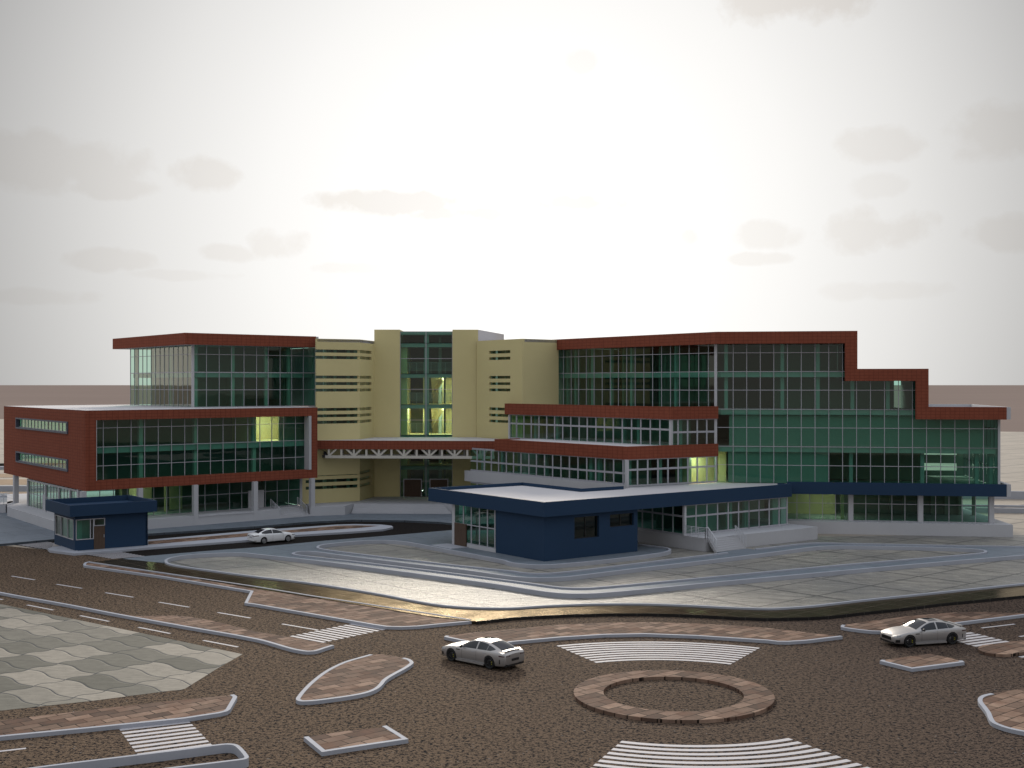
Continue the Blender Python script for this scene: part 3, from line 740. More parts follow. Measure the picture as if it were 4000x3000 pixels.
# box glazing
xs = [833, 891, 1013, 1132, 1249, 1366, 1481, 1595, 1706, 1817, 1926, 2033, 2140]
sv = ss(WFi, 'U1', xs) + ss(WFi, 'U2', [33, 136, 238, 340])
gz = [WFi.zt('U1', 834, y) for y in (1045, 1210, 1373)]
s_end = WFi.s(U('U2', 437))
zmid = gz[1]
curtain(WFi, fs0, fs1, zmid, fz1, sv, [gz[0], zmid], lw, edge=False)
curtain(WFi, fs0, fs1, fz0, zmid, sv, [gz[2]], lw, edge=False)
m = MB(); m.wbox(WF, fs1 - 0.30, fs1 - 0.004, fz0 + 0.004, fz1 - 0.004, -0.88, 0.10)
m.build('window_reveal', M['white'], lw)
m = MB(); m.wbox(WF, fs0 + 0.002, fs0 + 0.05, fz0 + 0.004, fz1 - 0.004, -0.88, 0.03); m.build('window_reveal', M['white'], lw)
# structure inside the box
def inset(poly, d):
    a = area2(poly) > 0
    return offset_line(poly, d if a else -d, True)
foot = [C0, R0, B0, L0]
MB().prism(inset(foot, 0.42), ZB + 0.01, ZB + 0.35).build('soffit_slab', M['white'], lw)
MB().prism(inset(foot, 0.92), ZT - 0.5, ZT - 0.02).build('roof_slab', M['interior'], lw)
MB().prism(inset(foot, 0.03), ZT - 0.018, ZT + 0.02).build('roof', M['roof'], lw)
MB().prism(inset(foot, 1.05), zmid - 0.62, zmid - 0.04).build('floor_slab', M['white'], lw)
for (a, b) in ((R0, B0), (B0, L0)):
    w = Wall(a, b)
    MB().prism([a, b] + rev(inset(foot, 0.4)[1:3] if a == R0 else inset(foot, 0.4)[2:4]), ZB, ZT).build('back_wall' if a != R0 else 'end_wall', M['white'] if a == R0 else M['interior'], lw) if a == R0 else None
wb = Wall(B0, L0); wb.n = Vector((WF.n.x, WF.n.y))
m = MB(); m.wbox(wb, 0, wb.len * 0.55, ZB, ZT, 0.05, 0.4); m.build('back_wall', M['interior'], lw)
curtain(wb, wb.len * 0.55, wb.len - 0.5, ZB + 0.4, ZT - 0.5, [wb.len * (0.55 + 0.05 * i) for i in range(10)], [zmid - 0.3], lw, name='back_glass_wall')
for x, t in ((1212, 'U1'), (1687, 'U1'), (2190, 'U1'), (440, 'U2')):
    w = WF.offset(-1.5); s_ = w.s(U(t, x))
    m = MB(); m.wbox(w, s_ - 0.2, s_ + 0.2, ZB + 0.35, ZT - 0.5, -0.2, 0.2); m.build('inner_column', M['interior'], lw)
# dividing walls and the lit room on the top floor
w = WF.offset(-6.0)
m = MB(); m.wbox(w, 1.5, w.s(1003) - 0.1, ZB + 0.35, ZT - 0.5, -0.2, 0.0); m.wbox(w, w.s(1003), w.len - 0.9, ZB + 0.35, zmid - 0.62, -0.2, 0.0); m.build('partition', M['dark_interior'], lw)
sa, sb = WFi.s(1003), WFi.s(1108)
m = MB(); m.wbox(WFi, sa - 0.12, sb + 4.2, zmid - 0.04, ZT - 0.5, -5.2, -5.0); m.wbox(WFi, sa - 0.12, sa, zmid - 0.04, ZT - 0.5, -5.0, -0.4)
dk = MB(); dk.wbox(WFi, sb + 0.05, sb + 4.2, zmid - 0.02, ZT - 0.5, -1.2, -1.05); dk.build('partition', M['dark_interior'], lw)
m.wbox(WFi, sa, sb + 4.2, zmid - 0.035, zmid - 0.015, -5.0, -0.4); m.build('lit_room', M['lime'], lw)
q = WFi.xy((sa + sb) / 2 + 1.3, -2.6); added_light(lw, q[0], q[1], ZT - 0.52, 2.0, 1.6)
# columns
for x, t in ((1683, 'A1'), (2198, 'A1'), (480, 'A2'), (1205, 'A1'), (716, 'A1')):
    s_ = WF.s(U(t, x)); m = MB(); m.wbox(WF, s_ - 0.24, s_ + 0.24, 0.0, ZB, -0.16, 0.325); m.build('column', M['white'], lw)
s_ = WL.s(53); m = MB(); m.wbox(WL, s_ - 0.28, s_ + 0.28, ZF, ZB, -0.5, 0.0); m.build('column', M['white'], lw)
# ground storey glazing
WG = WF.offset(-2.6); WGL = WL.offset(-0.35)
gs0, gs1 = WG.s(U('A1', 690)), WG.s(U('A2', 376))
gzm = WG.zt('A1', 1702, 413)
curtain(WG, gs0, gs1, ZF, ZB, ss(WG, 'A1', [740, 862, 980, 1100, 1215, 1328, 1440, 1552, 1660, 1770, 1878, 1983, 2088]) + ss(WG, 'A2', [80, 182, 280]), [gzm], lw)
for a_, b_ in ((gs1, gs1 + 0.3), (gs0 - 0.2, gs0)): m = MB(); m.wbox(WG, a_, b_, ZF, ZB, -0.3, 0.1); m.build('corner_pillar', M['white'], lw)
m = MB(); m.wbox(WG, WG.s(U('A1', 2142)), WG.s(U('A2', 65)), ZF, WG.zt('A1', 2165, 368), 0.02, 0.12); m.build('door', M['white'], lw)
ls0, ls1 = WGL.s(112), WGL.s(315)
lz = WGL.zt('L7', 490, 525)
curtain(WGL, ls0, ls1, ZF, ZB - 0.12, ss(WGL, 'L7', [505, 550, 605, 655, 705, 822, 870, 920, 1040, 1092, 1200]), [lz], lw)
m = MB()
for x in (465, 752, 968, 1152, 1290): 
    s_ = WGL.s(U('L7', x)); m.wbox(WGL, s_ - 0.13, s_ + 0.13, ZF, ZB - 0.12, -0.1, 0.16)
m.wbox(WGL, ls0, ls1, ZB - 0.3, ZB - 0.12, -0.09, 0.158)
m.build('portal_frame', M['white'], lw)
m = MB(); m.wbox(WGL, WGL.s(U('L7', 705)), WGL.s(U('L7', 740)), ZF, WGL.zt('L7', 720, 545), 0.02, 0.1); m.build('door', M['frame'], lw)
for o_, a, b in ((-3.0, 1033, 1055), (-3.0, 1115, 1187), (-3.0, 1425, 1445), (-4.5, 1228, 1310), (-4.5, 1470, 1575)):
    w = WG.offset(o_); m = MB(); m.wbox(w, w.s(U('A1', a)), w.s(U('A1', b)), ZF, ZB, -0.2, 0); m.build('lime_partition', M['lime'], lw)
q = WG.xy(WG.s(U('A1', 1330)), -1.6); added_light(lw, q[0], q[1], ZB - 0.02, 1.3, 0.4)
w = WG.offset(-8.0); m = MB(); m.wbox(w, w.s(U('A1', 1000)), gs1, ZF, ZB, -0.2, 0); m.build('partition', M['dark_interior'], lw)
m = MB(); m.wbox(WG, gs1 + 0.05, gs1 + 0.25, ZF, ZB, -12, -0.3); m.build('end_wall', M['interior'], lw)
# flight on the far left end
m = MB()
for i in range(7):
    m.box(-62.5 + i * 0.9, -61.6 + i * 0.9, 137.5, 141.0, ZP, lerp(ZP, ZF, (i + 1) / 7))
m.build('steps', M['white'], lw)
railing(lw, [(-56.4, 137.5, ZF), (-62.4, 137.5, ZP)], 1.1, 5, 4); railing(lw, [(-56.4, 141.0, ZF), (-62.4, 141.0, ZP)], 1.1, 5, 4)

# glass box on the roof under a red eave
TC, TR_, TL_ = ux(722.4, 131.0), ux(1235, 141.5), ux(439.9, 148.7)
G0 = Vector(ux(752.7, 133.0)); df = (Vector(TR_) - Vector(TC)).normalized(); dl = (Vector(TL_) - Vector(TC)).normalized()
def along(p, d, u):
    k = (u - 2000) / F; t = (k * p.y - p.x) / (d.x - k * d.y); return tuple(p + d * t)
G1 = along(G0, df, 1230); GL = along(G0, dl, 510)
UW, UL = Wall(tuple(G0), G1), Wall(GL, tuple(G0))
eb, et = 18.68, 19.93
uz = [UW.zt('U1', 1672, y) for y in (405, 560, 715)]
m0 = uz[1]
uv_f = ss(UW, 'U1', [1783, 1893, 2000, 2107]) + ss(UW, 'U2', [4, 104, 207, 307, 408])
curtain(UW, 0.12, UW.len, m0, eb + 0.1, uv_f, [uz[0], m0], lw, edge=False); curtain(UW, 0.12, UW.len, ZT + 0.02, m0, uv_f, [uz[2]], lw, edge=True)
uv_l = ss(UL, 'U1', [1128, 1163, 1198, 1234, 1270, 1307, 1344, 1383, 1421, 1460, 1499, 1539, 1581, 1622])
curtain(UL, 0, UL.len - 0.12, m0, eb + 0.1, uv_l, [uz[0], m0], lw, edge=False); curtain(UL, 0, UL.len - 0.12, ZT + 0.02, m0, uv_l, [uz[2]], lw, edge=True)
m = MB(); g = tuple(G0); m.wbox(UW, -0.10, 0.12, ZT, eb, -0.12, 0.14); m.build('corner_pillar', M['white'], lw)
m = MB(); m.wbox(UW, UW.len, UW.len + 0.35, ZT, eb, -3.0, 0.14); m.build('end_pillar', M['white'], lw)
TB = (TL_[0] + TR_[0] - TC[0], TL_[1] + TR_[1] - TC[1])
eave = [TC, TR_, TB, TL_]
MB().prism(eave, eb, et, [inset(eave, 0.3)]).build('eave_cladding', M['red'], lw)
MB().prism(inset(eave, 0.28), eb + 0.006, eb + 0.75).build('roof', M['white'], lw)
we = Wall(TC, TR_)
m = MB(); m.wbox(we, we.len - 0.02, we.len + 0.35, eb + 0.05, et - 0.03, -0.8, -0.05); m.build('eave_end', M['white'], lw)
ufoot = [tuple(G0), G1, (G1[0] + GL[0] - G0.x, G1[1] + GL[1] - G0.y), GL]
MB().prism(inset(ufoot, 0.25), m0 - 0.55, m0 - 0.03).build('floor_slab', M['white'], lw)
for t, xs in (('U1', [1690, 2010]), ('U2', [85, 280, 490])):
    for x in xs:
        w = UW.offset(-0.7); s_ = w.s(U(t, x)); m = MB(); m.wbox(w, s_ - 0.16, s_ + 0.16, ZT, eb, -0.15, 0.15); m.build('inner_column', M['interior'], lw)
for x in (1180, 1320, 1480):
    w = UL.offset(-0.7); s_ = w.s(U('U1', x)); m = MB(); m.wbox(w, s_ - 0.16, s_ + 0.16, ZT, eb, -0.15, 0.15); m.build('inner_column', M['interior'], lw)
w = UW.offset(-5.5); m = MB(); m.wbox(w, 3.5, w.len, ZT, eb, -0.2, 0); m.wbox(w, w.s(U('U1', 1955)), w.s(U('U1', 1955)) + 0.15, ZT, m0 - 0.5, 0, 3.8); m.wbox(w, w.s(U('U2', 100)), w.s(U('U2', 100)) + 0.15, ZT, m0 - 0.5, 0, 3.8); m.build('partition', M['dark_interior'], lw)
m = MB(); m.prism([ufoot[2], tuple(Vector(ufoot[2]).lerp(Vector(ufoot[3]), 0.80)), tuple(Vector(ufoot[2]).lerp(Vector(ufoot[3]), 0.80) + Vector((0.1, 0.25))), (ufoot[2][0] + .1, ufoot[2][1] + .25)], ZT, eb); m.build('back_wall', M['interior'], lw)
m = MB(); w = Wall(ufoot[1], ufoot[2]); m.prism([ufoot[1], ufoot[2], (ufoot[2][0] + 0.2, ufoot[2][1] + 0.1), (ufoot[1][0] + 0.2, ufoot[1][1] + 0.1)], ZT, eb); m.build('end_wall', M['white'], lw)

# ================================================================== CENTRAL OCHRE BLOCK
YT = 146.7
ZR = 19.58
A_ = ux(1176, 137.6); A1_ = ux(1405.5, 141.3); T0 = ux(1462, YT); T1 = ux(1562, YT); T2 = ux(1767.4, YT); T3 = ux(1866.6, YT)
D0 = ux(1870, 146.0); D1 = ux(2040.7, 138.9); D2 = ux(2182, 142.6)
cb = root('stair_tower_building', (-10, 148, 0), 'ochre rendered block with slot windows and a tall glazed stair hall', 'building', 'wings of the glass and terracotta complex')
wa, wb_, wd, we_ = Wall(A_, A1_), Wall(A1_, T0), Wall(D0, D1), Wall(D1, D2)
rows = []
for y0, y1 in ((370, 396), (424, 450), (592, 617), (647, 673), (703, 728), (868, 893), (922, 947), (976, 1002)):
    rows.append((wa.z(1405.5, V('U2', y1)), wa.z(1405.5, V('U2', y0))))
low = []
for y0, y1 in ((203, 229), (258, 284), (313, 340)):
    low.append((wa.z(1405.5, V('A2', y1)), wa.z(1405.5, V('A2', y0))))
sl0 = 0.45
x_lo = wa.s(U('A2', 430))
ha = [(wa.s(1236), wa.len - 0.02, a, b) for a, b in rows] + [(wa.s(1236) if i == 0 else x_lo, wa.len - 0.02, a, b) for i, (a, b) in enumerate(low)]
hb = [(0.02, wb_.s(U('U2', 998)), a, b) for a, b in rows + low]
s_up = wa.s(1240)
panel(wa, s_up, wa.len, 4.25, ZR, [h for h in ha if h[2] > 4.3], 0.3, 'wall', M['yellow'], cb)
panel(wa, 0, wa.len, ZF - 0.9, 4.25, [h for h in ha if h[2] < 4.3], 0.3, 'wall', M['yellow'], cb)
panel(wb_, 0, wb_.len + 0.4, ZF - 0.9, ZR, hb, 0.3, 'wall', M['yellow'], cb)
def slot_panes(w, hs, parent):
    for h in hs:
        w2 = w.offset(-0.24)
        MB().add([(*w2.xy(h[0] - .02), h[2] - .02), (*w2.xy(h[1] + .02), h[2] - .02), (*w2.xy(h[1] + .02), h[3] + .02), (*w2.xy(h[0] - .02), h[3] + .02)], [(0, 1, 2, 3)]).build('slot_window', M['glass'], parent)
slot_panes(wa, ha, cb); slot_panes(wb_, hb, cb)
rd = []
for y0, y1 in ((371, 399), (427, 454), (592, 618), (648, 673), (702, 728), (868, 895), (923, 949), (976, 1001)):
    rd.append((wd.z(1980, V('U2', y1 - 1)), wd.z(1980, V('U2', y0 + 1))))
hd = [(wd.s(U('U2', 2014)), wd.s(U('U2', 2197)), a, b) for a, b in rd]
panel(wd, -0.4, wd.len, ZF - 0.9, ZR, hd, 0.3, 'wall', M['yellow'], cb); slot_panes(wd, hd, cb)
panel(we_, 0.03, we_.len, 6.0, ZR, [], 0.3, 'wall', M['yellow'], cb)
for w, hs in ((wa, ha), (wb_, hb), (wd, hd)):
    m = MB()
    for s_ in [w.len * q for q in ((0.45, 0.62, 0.85, 0.97) if w is wa else (0.2, 0.5, 0.8))]:
        m.wbox(w, s_ - 0.16, s_ + 0.16, ZF, ZR - 0.3, -1.1, -0.75)
    m.build('inner_column', M['interior'], cb)
    if w is wa: m = MB(); m.wbox(w, 0.2, w.len + 0.8, ZF, 4.2, -3.2, -3.0); m.build('partition', M['dark_interior'], cb)
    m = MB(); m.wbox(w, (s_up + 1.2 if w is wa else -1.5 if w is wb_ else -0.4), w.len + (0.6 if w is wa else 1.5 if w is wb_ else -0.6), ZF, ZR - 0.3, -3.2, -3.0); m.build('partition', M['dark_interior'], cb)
# towers flanking the stair hall
ztw = 20.94
MB().prism([T0, T1, (T1[0], T1[1] + 9.2), (T0[0], T0[1] + 9.2)], 0.0, ztw).build('tower', M['yellow'], cb)
MB().prism([T2, T3, (T3[0], T3[1] + 0.6), (T2[0], T2[1] + 0.6)], 0.0, ztw).build('tower', M['yellow'], cb)
MB().prism([(T2[0], T2[1] + 0.6), (T3[0] + 0.03, T3[1] + 0.6), (T3[0] + 3.0, T3[1] + 14.5), (T2[0], T3[1] + 14.5)], 2.0, ztw + 0.02).build('tower', M['roof'], cb)
MB().prism([wa.xy(s_up), A1_, T0, (T0[0], T0[1] + 7), (wa.xy(s_up)[0] - 1, T0[1] + 12)], ZR - 0.35, ZR - 0.05).build('roof', M['roof'], cb)
MB().prism([(T3[0] + 0.2, D0[1] + 0.1), D1, D2, (D2[0] + 3, D2[1] + 14), (T3[0] + 0.2, D2[1] + 14)], ZR - 0.35, ZR - 0.05).build('roof', M['roof'], cb)
MB().box(wa.xy(s_up)[0] - 3, T0[0] + 0.2, T0[1] + 4.0, T0[1] + 4.3, 0.0, ZR - 0.36).build('back_wall', M['interior'], cb)
# stair hall
WS = Wall((T1[0], YT + 0.25), (T2[0], YT + 0.25))
def sz(y): return H - (1280 + y / 3.77 - 1500) / F * (YT + 0.25)
zl = [sz(y) for y in (58, 228, 455, 681, 907, 1134, 1360, 1586)] + [H - (V('A2', y) - 1500) / F * (YT + .25) for y in (155, 287)]
zh = zl[:]
mid = WS.s(U('S1', 468))
fl_z = [zl[1], zl[3], zl[5], zl[7], zl[8]]
segs = [(fl_z[0], zl[0]), (fl_z[1], fl_z[0]), (fl_z[2], fl_z[1]), (fl_z[3], fl_z[2]), (fl_z[4], fl_z[3]), (ZF, fl_z[4])]
for a, b in segs:
    curtain(WS, 0, WS.len, a, b, [mid, 0.03, WS.len - 0.03], [z for z in zl if a - .01 < z < b + .01], cb, wv=0.09, edge=False)
hall_b = YT + 9.0
for i, z in enumerate(fl_z):
    MB().box(T1[0] + 0.02, T2[0] - 0.02, YT + 0.5, YT + 1.0, z - 0.46, z - 0.02).build('floor_beam', M['white'], cb)
    MB().box(T1[0] + 0.02, T2[0] - 0.02, YT + 2.2, hall_b, z - 0.34, z + 0.02).build('floor_slab', M['lime'] if i >= 1 else M['interior'], cb)
    if 1 <= i <= 3: 
        railing(cb, [(T1[0] + 0.1, YT + 2.25, z + 0.02), (T2[0] - 0.1, YT + 2.25, z + 0.02)], 1.35, 8, 8, 0.03, 'balustrade')
MB().box(T1[0] + mid - 0.22, T1[0] + mid + 0.3, YT + 0.6, YT + 1.0, ZF, zl[0] - 0.3).build('inner_column', M['white'], cb)
MB().box(T1[0] + 0.02, T2[0] - 0.02, YT + 0.4, hall_b, zl[0] - 0.35, zl[0]).build('roof', M['white'], cb)
MB().box(T1[0] + 0.01, T2[0] - 0.01, hall_b, hall_b + 0.2, ZF, zl[0]).build('back_wall', M['dark_interior'], cb)
MB().box(T1[0] + 0.02, T1[0] + 0.75, YT + 1.2, YT + 6.8, ZF, zl[1] - 0.4).build('lime_partition', M['lime'], cb)
m = MB(); m.box(T2[0] - 1.15, T2[0] - 0.02, YT + 6.5, YT + 6.7, ZF, fl_z[1] - 0.36); m.box(T2[0] - 1.5, T2[0] - 1.32, YT + 5.0, YT + 5.2, ZF, fl_z[1] - 0.36); m.build('lime_partition', M['lime'], cb)
m = MB(); m.box(T2[0] - 1.9, T2[0] - 1.55, YT + 4.5, YT + 4.9, ZF, zl[0] - 0.4); m.build('inner_column', M['interior'], cb)
m = MB(); m.box(T1[0] + 2.4, T1[0] + 2.7, YT + 5.0, YT + 8.8, ZF, fl_z[1] - 0.36); m.build('lime_partition', M['lime'], cb)
for i in (2, 3):                                 # flights between the landings
    zb_ = fl_z[i]; m = MB()
    for k in range(12):
        m.box(T1[0] + 3.4, T1[0] + 4.5, YT + 7.6 - k * 0.32, YT + 7.6 - k * 0.32 + 0.34, zb_ + k * 0.30, zb_ + k * 0.30 + 0.34)
    m.build('steps', M['lime'], cb)
    m = MB(); m.bar((T1[0] + 3.3, YT + 7.0, zb_ + 0.9), (T1[0] + 4.9, YT + 3.4, zb_ + 3.2), 0.12, 0.7); m.build('stair_wall', M['lime'], cb)
for z, lx, sx in ((fl_z[1], -0.9, 1.2), (fl_z[2], -0.9, 1.5)):
    added_light(cb, T2[0] + lx, YT + 3.3, z - 0.36, sx, 1.9)
added_light(cb, T1[0] + 1.6, YT + 3.3, fl_z[2] - 0.36, 1.4, 1.6)
# timber doors
for x0, x1 in ((1282, 1427), (1508, 1655)):
    a, b = WS.s(U('A2', x0)), WS.s(U('A2', x1)); zt_ = WS.z(U('A2', x0), V('A2', 272))
    m = MB(); m.wbox(WS, a, b, ZF, zt_, 0.10, 0.20)
    d = m.build('door', M['timber'], cb)
    m = MB(); m.wbox(WS, a - 0.1, a, ZF, zt_, 0.09, 0.23); m.wbox(WS, b, b + 0.1, ZF, zt_, 0.09, 0.23); m.wbox(WS, a - 0.1, b + 0.1, zt_, zt_ + 0.1, 0.09, 0.23); m.build('door_frame', M['frame'], d)
# plinth, landing and entrance steps
p_a = at(*uv('A2', 470, 588), ZP); p_b = at(*uv('A2', 768, 578), ZP)
st_l, st_r = at(*uv('A2', 824, 566), ZP), at(*uv('A2', 1690, 571), ZP)
top_l, top_r = at(*uv('A2', 851, 479), ZF), at(*uv('A2', 1612, 487), ZF)
land = [p_b, (top_l[0], top_l[1]), (top_r[0], top_r[1]), (st_r[0] + 1.6, st_r[1]), (T3[0] + 5, YT), (T3[0] + 5, YT + 8), (T0[0] - 8, YT + 8), (A_[0], A_[1] + 2), (p_a[0], p_a[1])]
MB().prism(land, 0.0, ZF).build('plinth', M['white'], cb)
m = MB()
for i in range(6):
    z1 = lerp(ZP, ZF, (i + 1) / 6) - (0.002 if i == 5 else 0); f0, f1 = i / 6, 1.02
    l0 = Vector(st_l).lerp(Vector(top_l), f0); r0 = Vector(st_r).lerp(Vector(top_r), f0)
    l1 = Vector(st_l).lerp(Vector(top_l), f1); r1 = Vector(st_r).lerp(Vector(top_r), f1)
    m.prism([tuple(l0), tuple(r0), tuple(r1), tuple(l1)], 0.0 if i == 0 else lerp(ZP, ZF, i / 6) - 0.02, z1)
m.build('steps', M['white'], cb)

# ================================================================== CANOPY BRIDGE
zt_b, zf_b, zc_b = 8.23, 7.27, 6.27
BL, BR_ = ux(1243, 137.6), ux(1946, 136.0)
WB = Wall(BL, BR_)
br = root('canopy_bridge', ((BL[0] + BR_[0]) / 2, 139, zc_b), 'red fasciaed canopy bridge on white trusses spanning between the wings', 'bridge')
m = MB(); m.wbox(WB, -0.6, WB.len + 0.6, zf_b, zt_b, -0.25, 0.0); m.build('fascia', M['red'], br)
back_pts = [ux(1243, 139.0), (A1_[0], A1_[1] - 0.02), (T0[0], YT - 0.02), (T3[0], YT - 0.02), (D0[0] + 0.3, 145.4), (D1[0] - 0.2, 139.2)]
roofp = [WB.xy(-0.6, -0.24), WB.xy(WB.len + 0.6, -0.24), (D1[0] - 0.3, 138.2), (D1[0] - 0.35, 138.9)] + [ux(1880, 145.4), (T3[0], YT - 0.05), (T0[0], YT - 0.05), (A1_[0] + 0.03, A1_[1] - 0.06), ux(1250, 138.9)]
MB().prism(roofp, zt_b - 0.35, zt_b - 0.03).build('deck', M['roof'], br)
def truss(w, s0, s1, n, name):
    m = MB(); c = 0.22
    m.wbox(w, s0 - 0.4, s1 + 0.2, zc_b, zc_b + 0.30, -0.30, -0.04)
    xs = [lerp(s0, s1, i / n) for i in range(n + 1)]
    for i, s_ in enumerate(xs):
        m.wbox(w, s_ - 0.11, s_ + 0.11, zc_b + 0.25, zf_b + 0.06, -0.29, -0.05)
    for i in range(0, n + 1, 2):
        for j in (i - 1, i + 1):
            if 0 <= j <= n and abs(xs[j] - xs[i]) > 0.3:
                e = xs[i] + (xs[j] - xs[i]) * 0.62
                a = w.xy(xs[i], -0.17); b = w.xy(e, -0.17)
                m.bar((*a, zc_b + 0.24), (*b, zf_b + 0.05), 0.2)
    return m.build(name, M['steel'], br)
truss(WB, WB.s(U('U2', 628)), WB.s(U('U2', 2045)), 13, 'truss')
WB2 = WB.offset(-2.6); truss(WB2, WB2.s(U('U2', 640)), WB2.s(U('U2', 1800)), 11, 'truss')
m = MB()
a = WB.xy(WB.s(U('U2', 615)), -0.17); b = WB2.xy(WB2.s(U('U2', 560)), -0.17)
m.bar((*a, zc_b + 0.1), (*b, zf_b), 0.25); m.bar((*WB.xy(WB.s(U('U2', 612)), -0.3), zc_b + 0.13), (*WB2.xy(-0.5, 0), zc_b + 0.13), 0.28)
m.build('brace', M['darkframe'], br)
# ================================================================== RIGHT WING
rw = root('office_building', (22, 124, 0), 'stepped right wing with red fascias, green curtain walls and a navy band', 'building', 'wings of the glass and terracotta complex')
PR = Vector(ux(3932.6, 117.3)); PL_ = PR + Vector((-1, 0.16)) * 34
FB = Wall(tuple(PL_), tuple(PR)); GB = FB.offset(-1.15)
KA = ux(2800, FB.y(2800)); FA = Wall(ux(2155, 143.2), KA); GA = FA.offset(-0.75)
gc = GA.cross(GB); gB0 = (Vector(gc) - GB.p0).dot(GB.d); gA1 = (Vector(gc) - GA.p0).dot(GA.d)
BZ = [FB.zt('A4', 2063, 315), FB.zt('A4', 2063, 422)]
zB = [GB.zt('U3', 1802, y) for y in (320, 395, 556, 716, 880, 1038, 1200, 1360, 1518)]
Zt0, Zb0 = 19.63, 18.43
z1t, z1b = FB.zt('U4', 1000, 532), FB.zt('U4', 1000, 637)
z2t, z2b = FB.zt('U4', 1700, 862), FB.zt('U4', 1700, 970)
# stepped fascia of facade B
def fascia_poly(w, pts, thick, name, off=0.0):
    m = MB(); n = len(pts)
    f = [(*w.xy(s, off), z) for s, z in pts]; b = [(*w.xy(s, off - thick), z) for s, z in pts]
    a = sum(pts[i][0] * pts[(i + 1) % n][1] - pts[(i + 1) % n][0] * pts[i][1] for i in range(n))
    order = list(range(n)) if a > 0 else list(reversed(range(n)))
    m.add(f, [tuple(order)]); m.add(b, [tuple(reversed(order))])
    for k in range(n):
        i, j = order[k], order[(k + 1) % n]
        m.add([f[i], f[j], b[j], b[i]], [(3, 2, 1, 0)])
    return m.build(name, M['red'], rw)
k0 = (Vector(KA) - FB.p0).dot(FB.d)
a1, a2 = FB.s(U('U4', 665)), FB.s(U('U4', 773)); b1_, b2_ = FB.s(U('U4', 1277)), FB.s(U('U4', 1388)); e_ = FB.s(3932.6)
fascia_poly(FB, [(k0, Zt0), (k0, Zb0), (a1, Zb0), (a1, z1b), (b1_, z1b), (b1_, z2b), (e_, z2b), (e_, z2t), (b2_, z2t), (b2_, z1t), (a2, z1t), (a2, Zt0)], 0.35, 'fascia')
fascia_poly(FA, [(0, Zt0), (0, Zb0), (FA.len, Zb0), (FA.len, Zt0)], 0.35, 'fascia', off=0.003)
m = MB(); m.wbox(FB, e_, e_ + 0.02, z2b, z2t, -0.3, 0); m.wbox(FB, e_ + 0.0, e_ + 0.38, z2b + 0.02, z2t - 0.01, -0.6, -0.05); m.build('fascia_end', M['white'], rw)
# curtain walls of facade B, storey by storey
xsB = ss(GB, 'U3', [1911, 2028, 2145]) + ss(GB, 'U4', [50, 168, 287, 406, 525, 644, 765, 885, 1006, 1127, 1248, 1370, 1492, 1614, 1738, 1861])
sR = GB.s(U('U4', 1985)); sA, sB_ = GB.s(U('U4', 700)), GB.s(U('U4', 1315))
zlow = BZ[0] - 0.25
curtain(GB, gB0, sA, zB[2], Zb0 + 0.2, xsB, [zB[1], zB[2]], rw, edge=False)
curtain(GB, gB0, sA, zB[4], zB[2], xsB, [zB[3]], rw, edge=False)
curtain(GB, sA, sB_, zB[4], z1b + 0.3, xsB, [zB[3], zB[4]], rw, edge=False)
curtain(GB, gB0, sB_, zB[6], zB[4], xsB, [zB[5], zB[4]], rw, edge=False)
curtain(GB, sB_, sR, zB[6], z2b + 0.3, xsB, [zB[5], zB[6]], rw, edge=False)
curtain(GB, gB0, sR, zlow, zB[6], xsB, [zB[7], zB[6]], rw, edge=False)
m = MB(); m.wbox(GB, gB0 - 0.16, gB0 + 0.12, BZ[0] - 0.2, Zb0, -0.15, 0.18); m.build('corner_pillar', M['white'], rw)
m = MB(); m.wbox(GB, sR, sR + 0.22, BZ[0] - 0.3, z2b + 0.02, -0.25, 0.12); m.build('corner_pillar', M['white'], rw)
# facade A
xsA = ss(GA, 'U3', [447, 513, 578, 644, 711, 781, 851, 921, 993, 1066, 1141, 1217, 1294, 1371, 1450, 1532, 1615, 1699])
zA = [GA.zt('U3', 388, y) for y in (433, 572, 710, 845)]
sA0 = GA.s(2175)
curtain(GA, sA0, gA1, zA[1], Zb0 + 0.2, xsA, [zA[0], zA[1]], rw, edge=False)
curtain(GA, sA0, gA1, 11.0, zA[1], xsA, [zA[2]], rw, edge=False)
m = MB(); m.wbox(GA, sA0 - 0.2, sA0, 8.0, Zb0, -0.2, 0.12); m.build('corner_pillar', M['white'], rw)
# depth of the block
dep = 15.5
def back(w, s): return w.xy(s, -dep)
footB = [gc, GB.xy(sR), back(GB, sR), back(GB, gB0 + 2), GA.xy(sA0, -9), GA.xy(sA0)]
def fl(poly, z0, z1, name, mat): return MB().prism(poly, z0, z1).build(name, M[mat], rw)
fin = inset(footB, 0.14)
for i, z in enumerate((zB[2], zB[4], zB[6])):
    if i == 0: p = [GB.xy(gB0 + .5, -.14), GB.xy(sA - .3, -.14), back(GB, sA - .3), back(GB, gB0 + 2), GA.xy(sA0 + .3, -9), GA.xy(sA0 + .3, -.14)]
    elif i == 1: p = [GB.xy(gB0 + .5, -.14), GB.xy(sB_ - .3, -.14), back(GB, sB_ - .3), back(GB, gB0 + 2), GA.xy(sA0 + .3, -9), GA.xy(sA0 + .3, -.14)]
    else: p = fin
    fl(p, z - 0.55, z - 0.04, 'floor_slab', 'white')
fl(fin, BZ[1] + 0.1, BZ[0] - 0.32, 'floor_slab', 'interior')
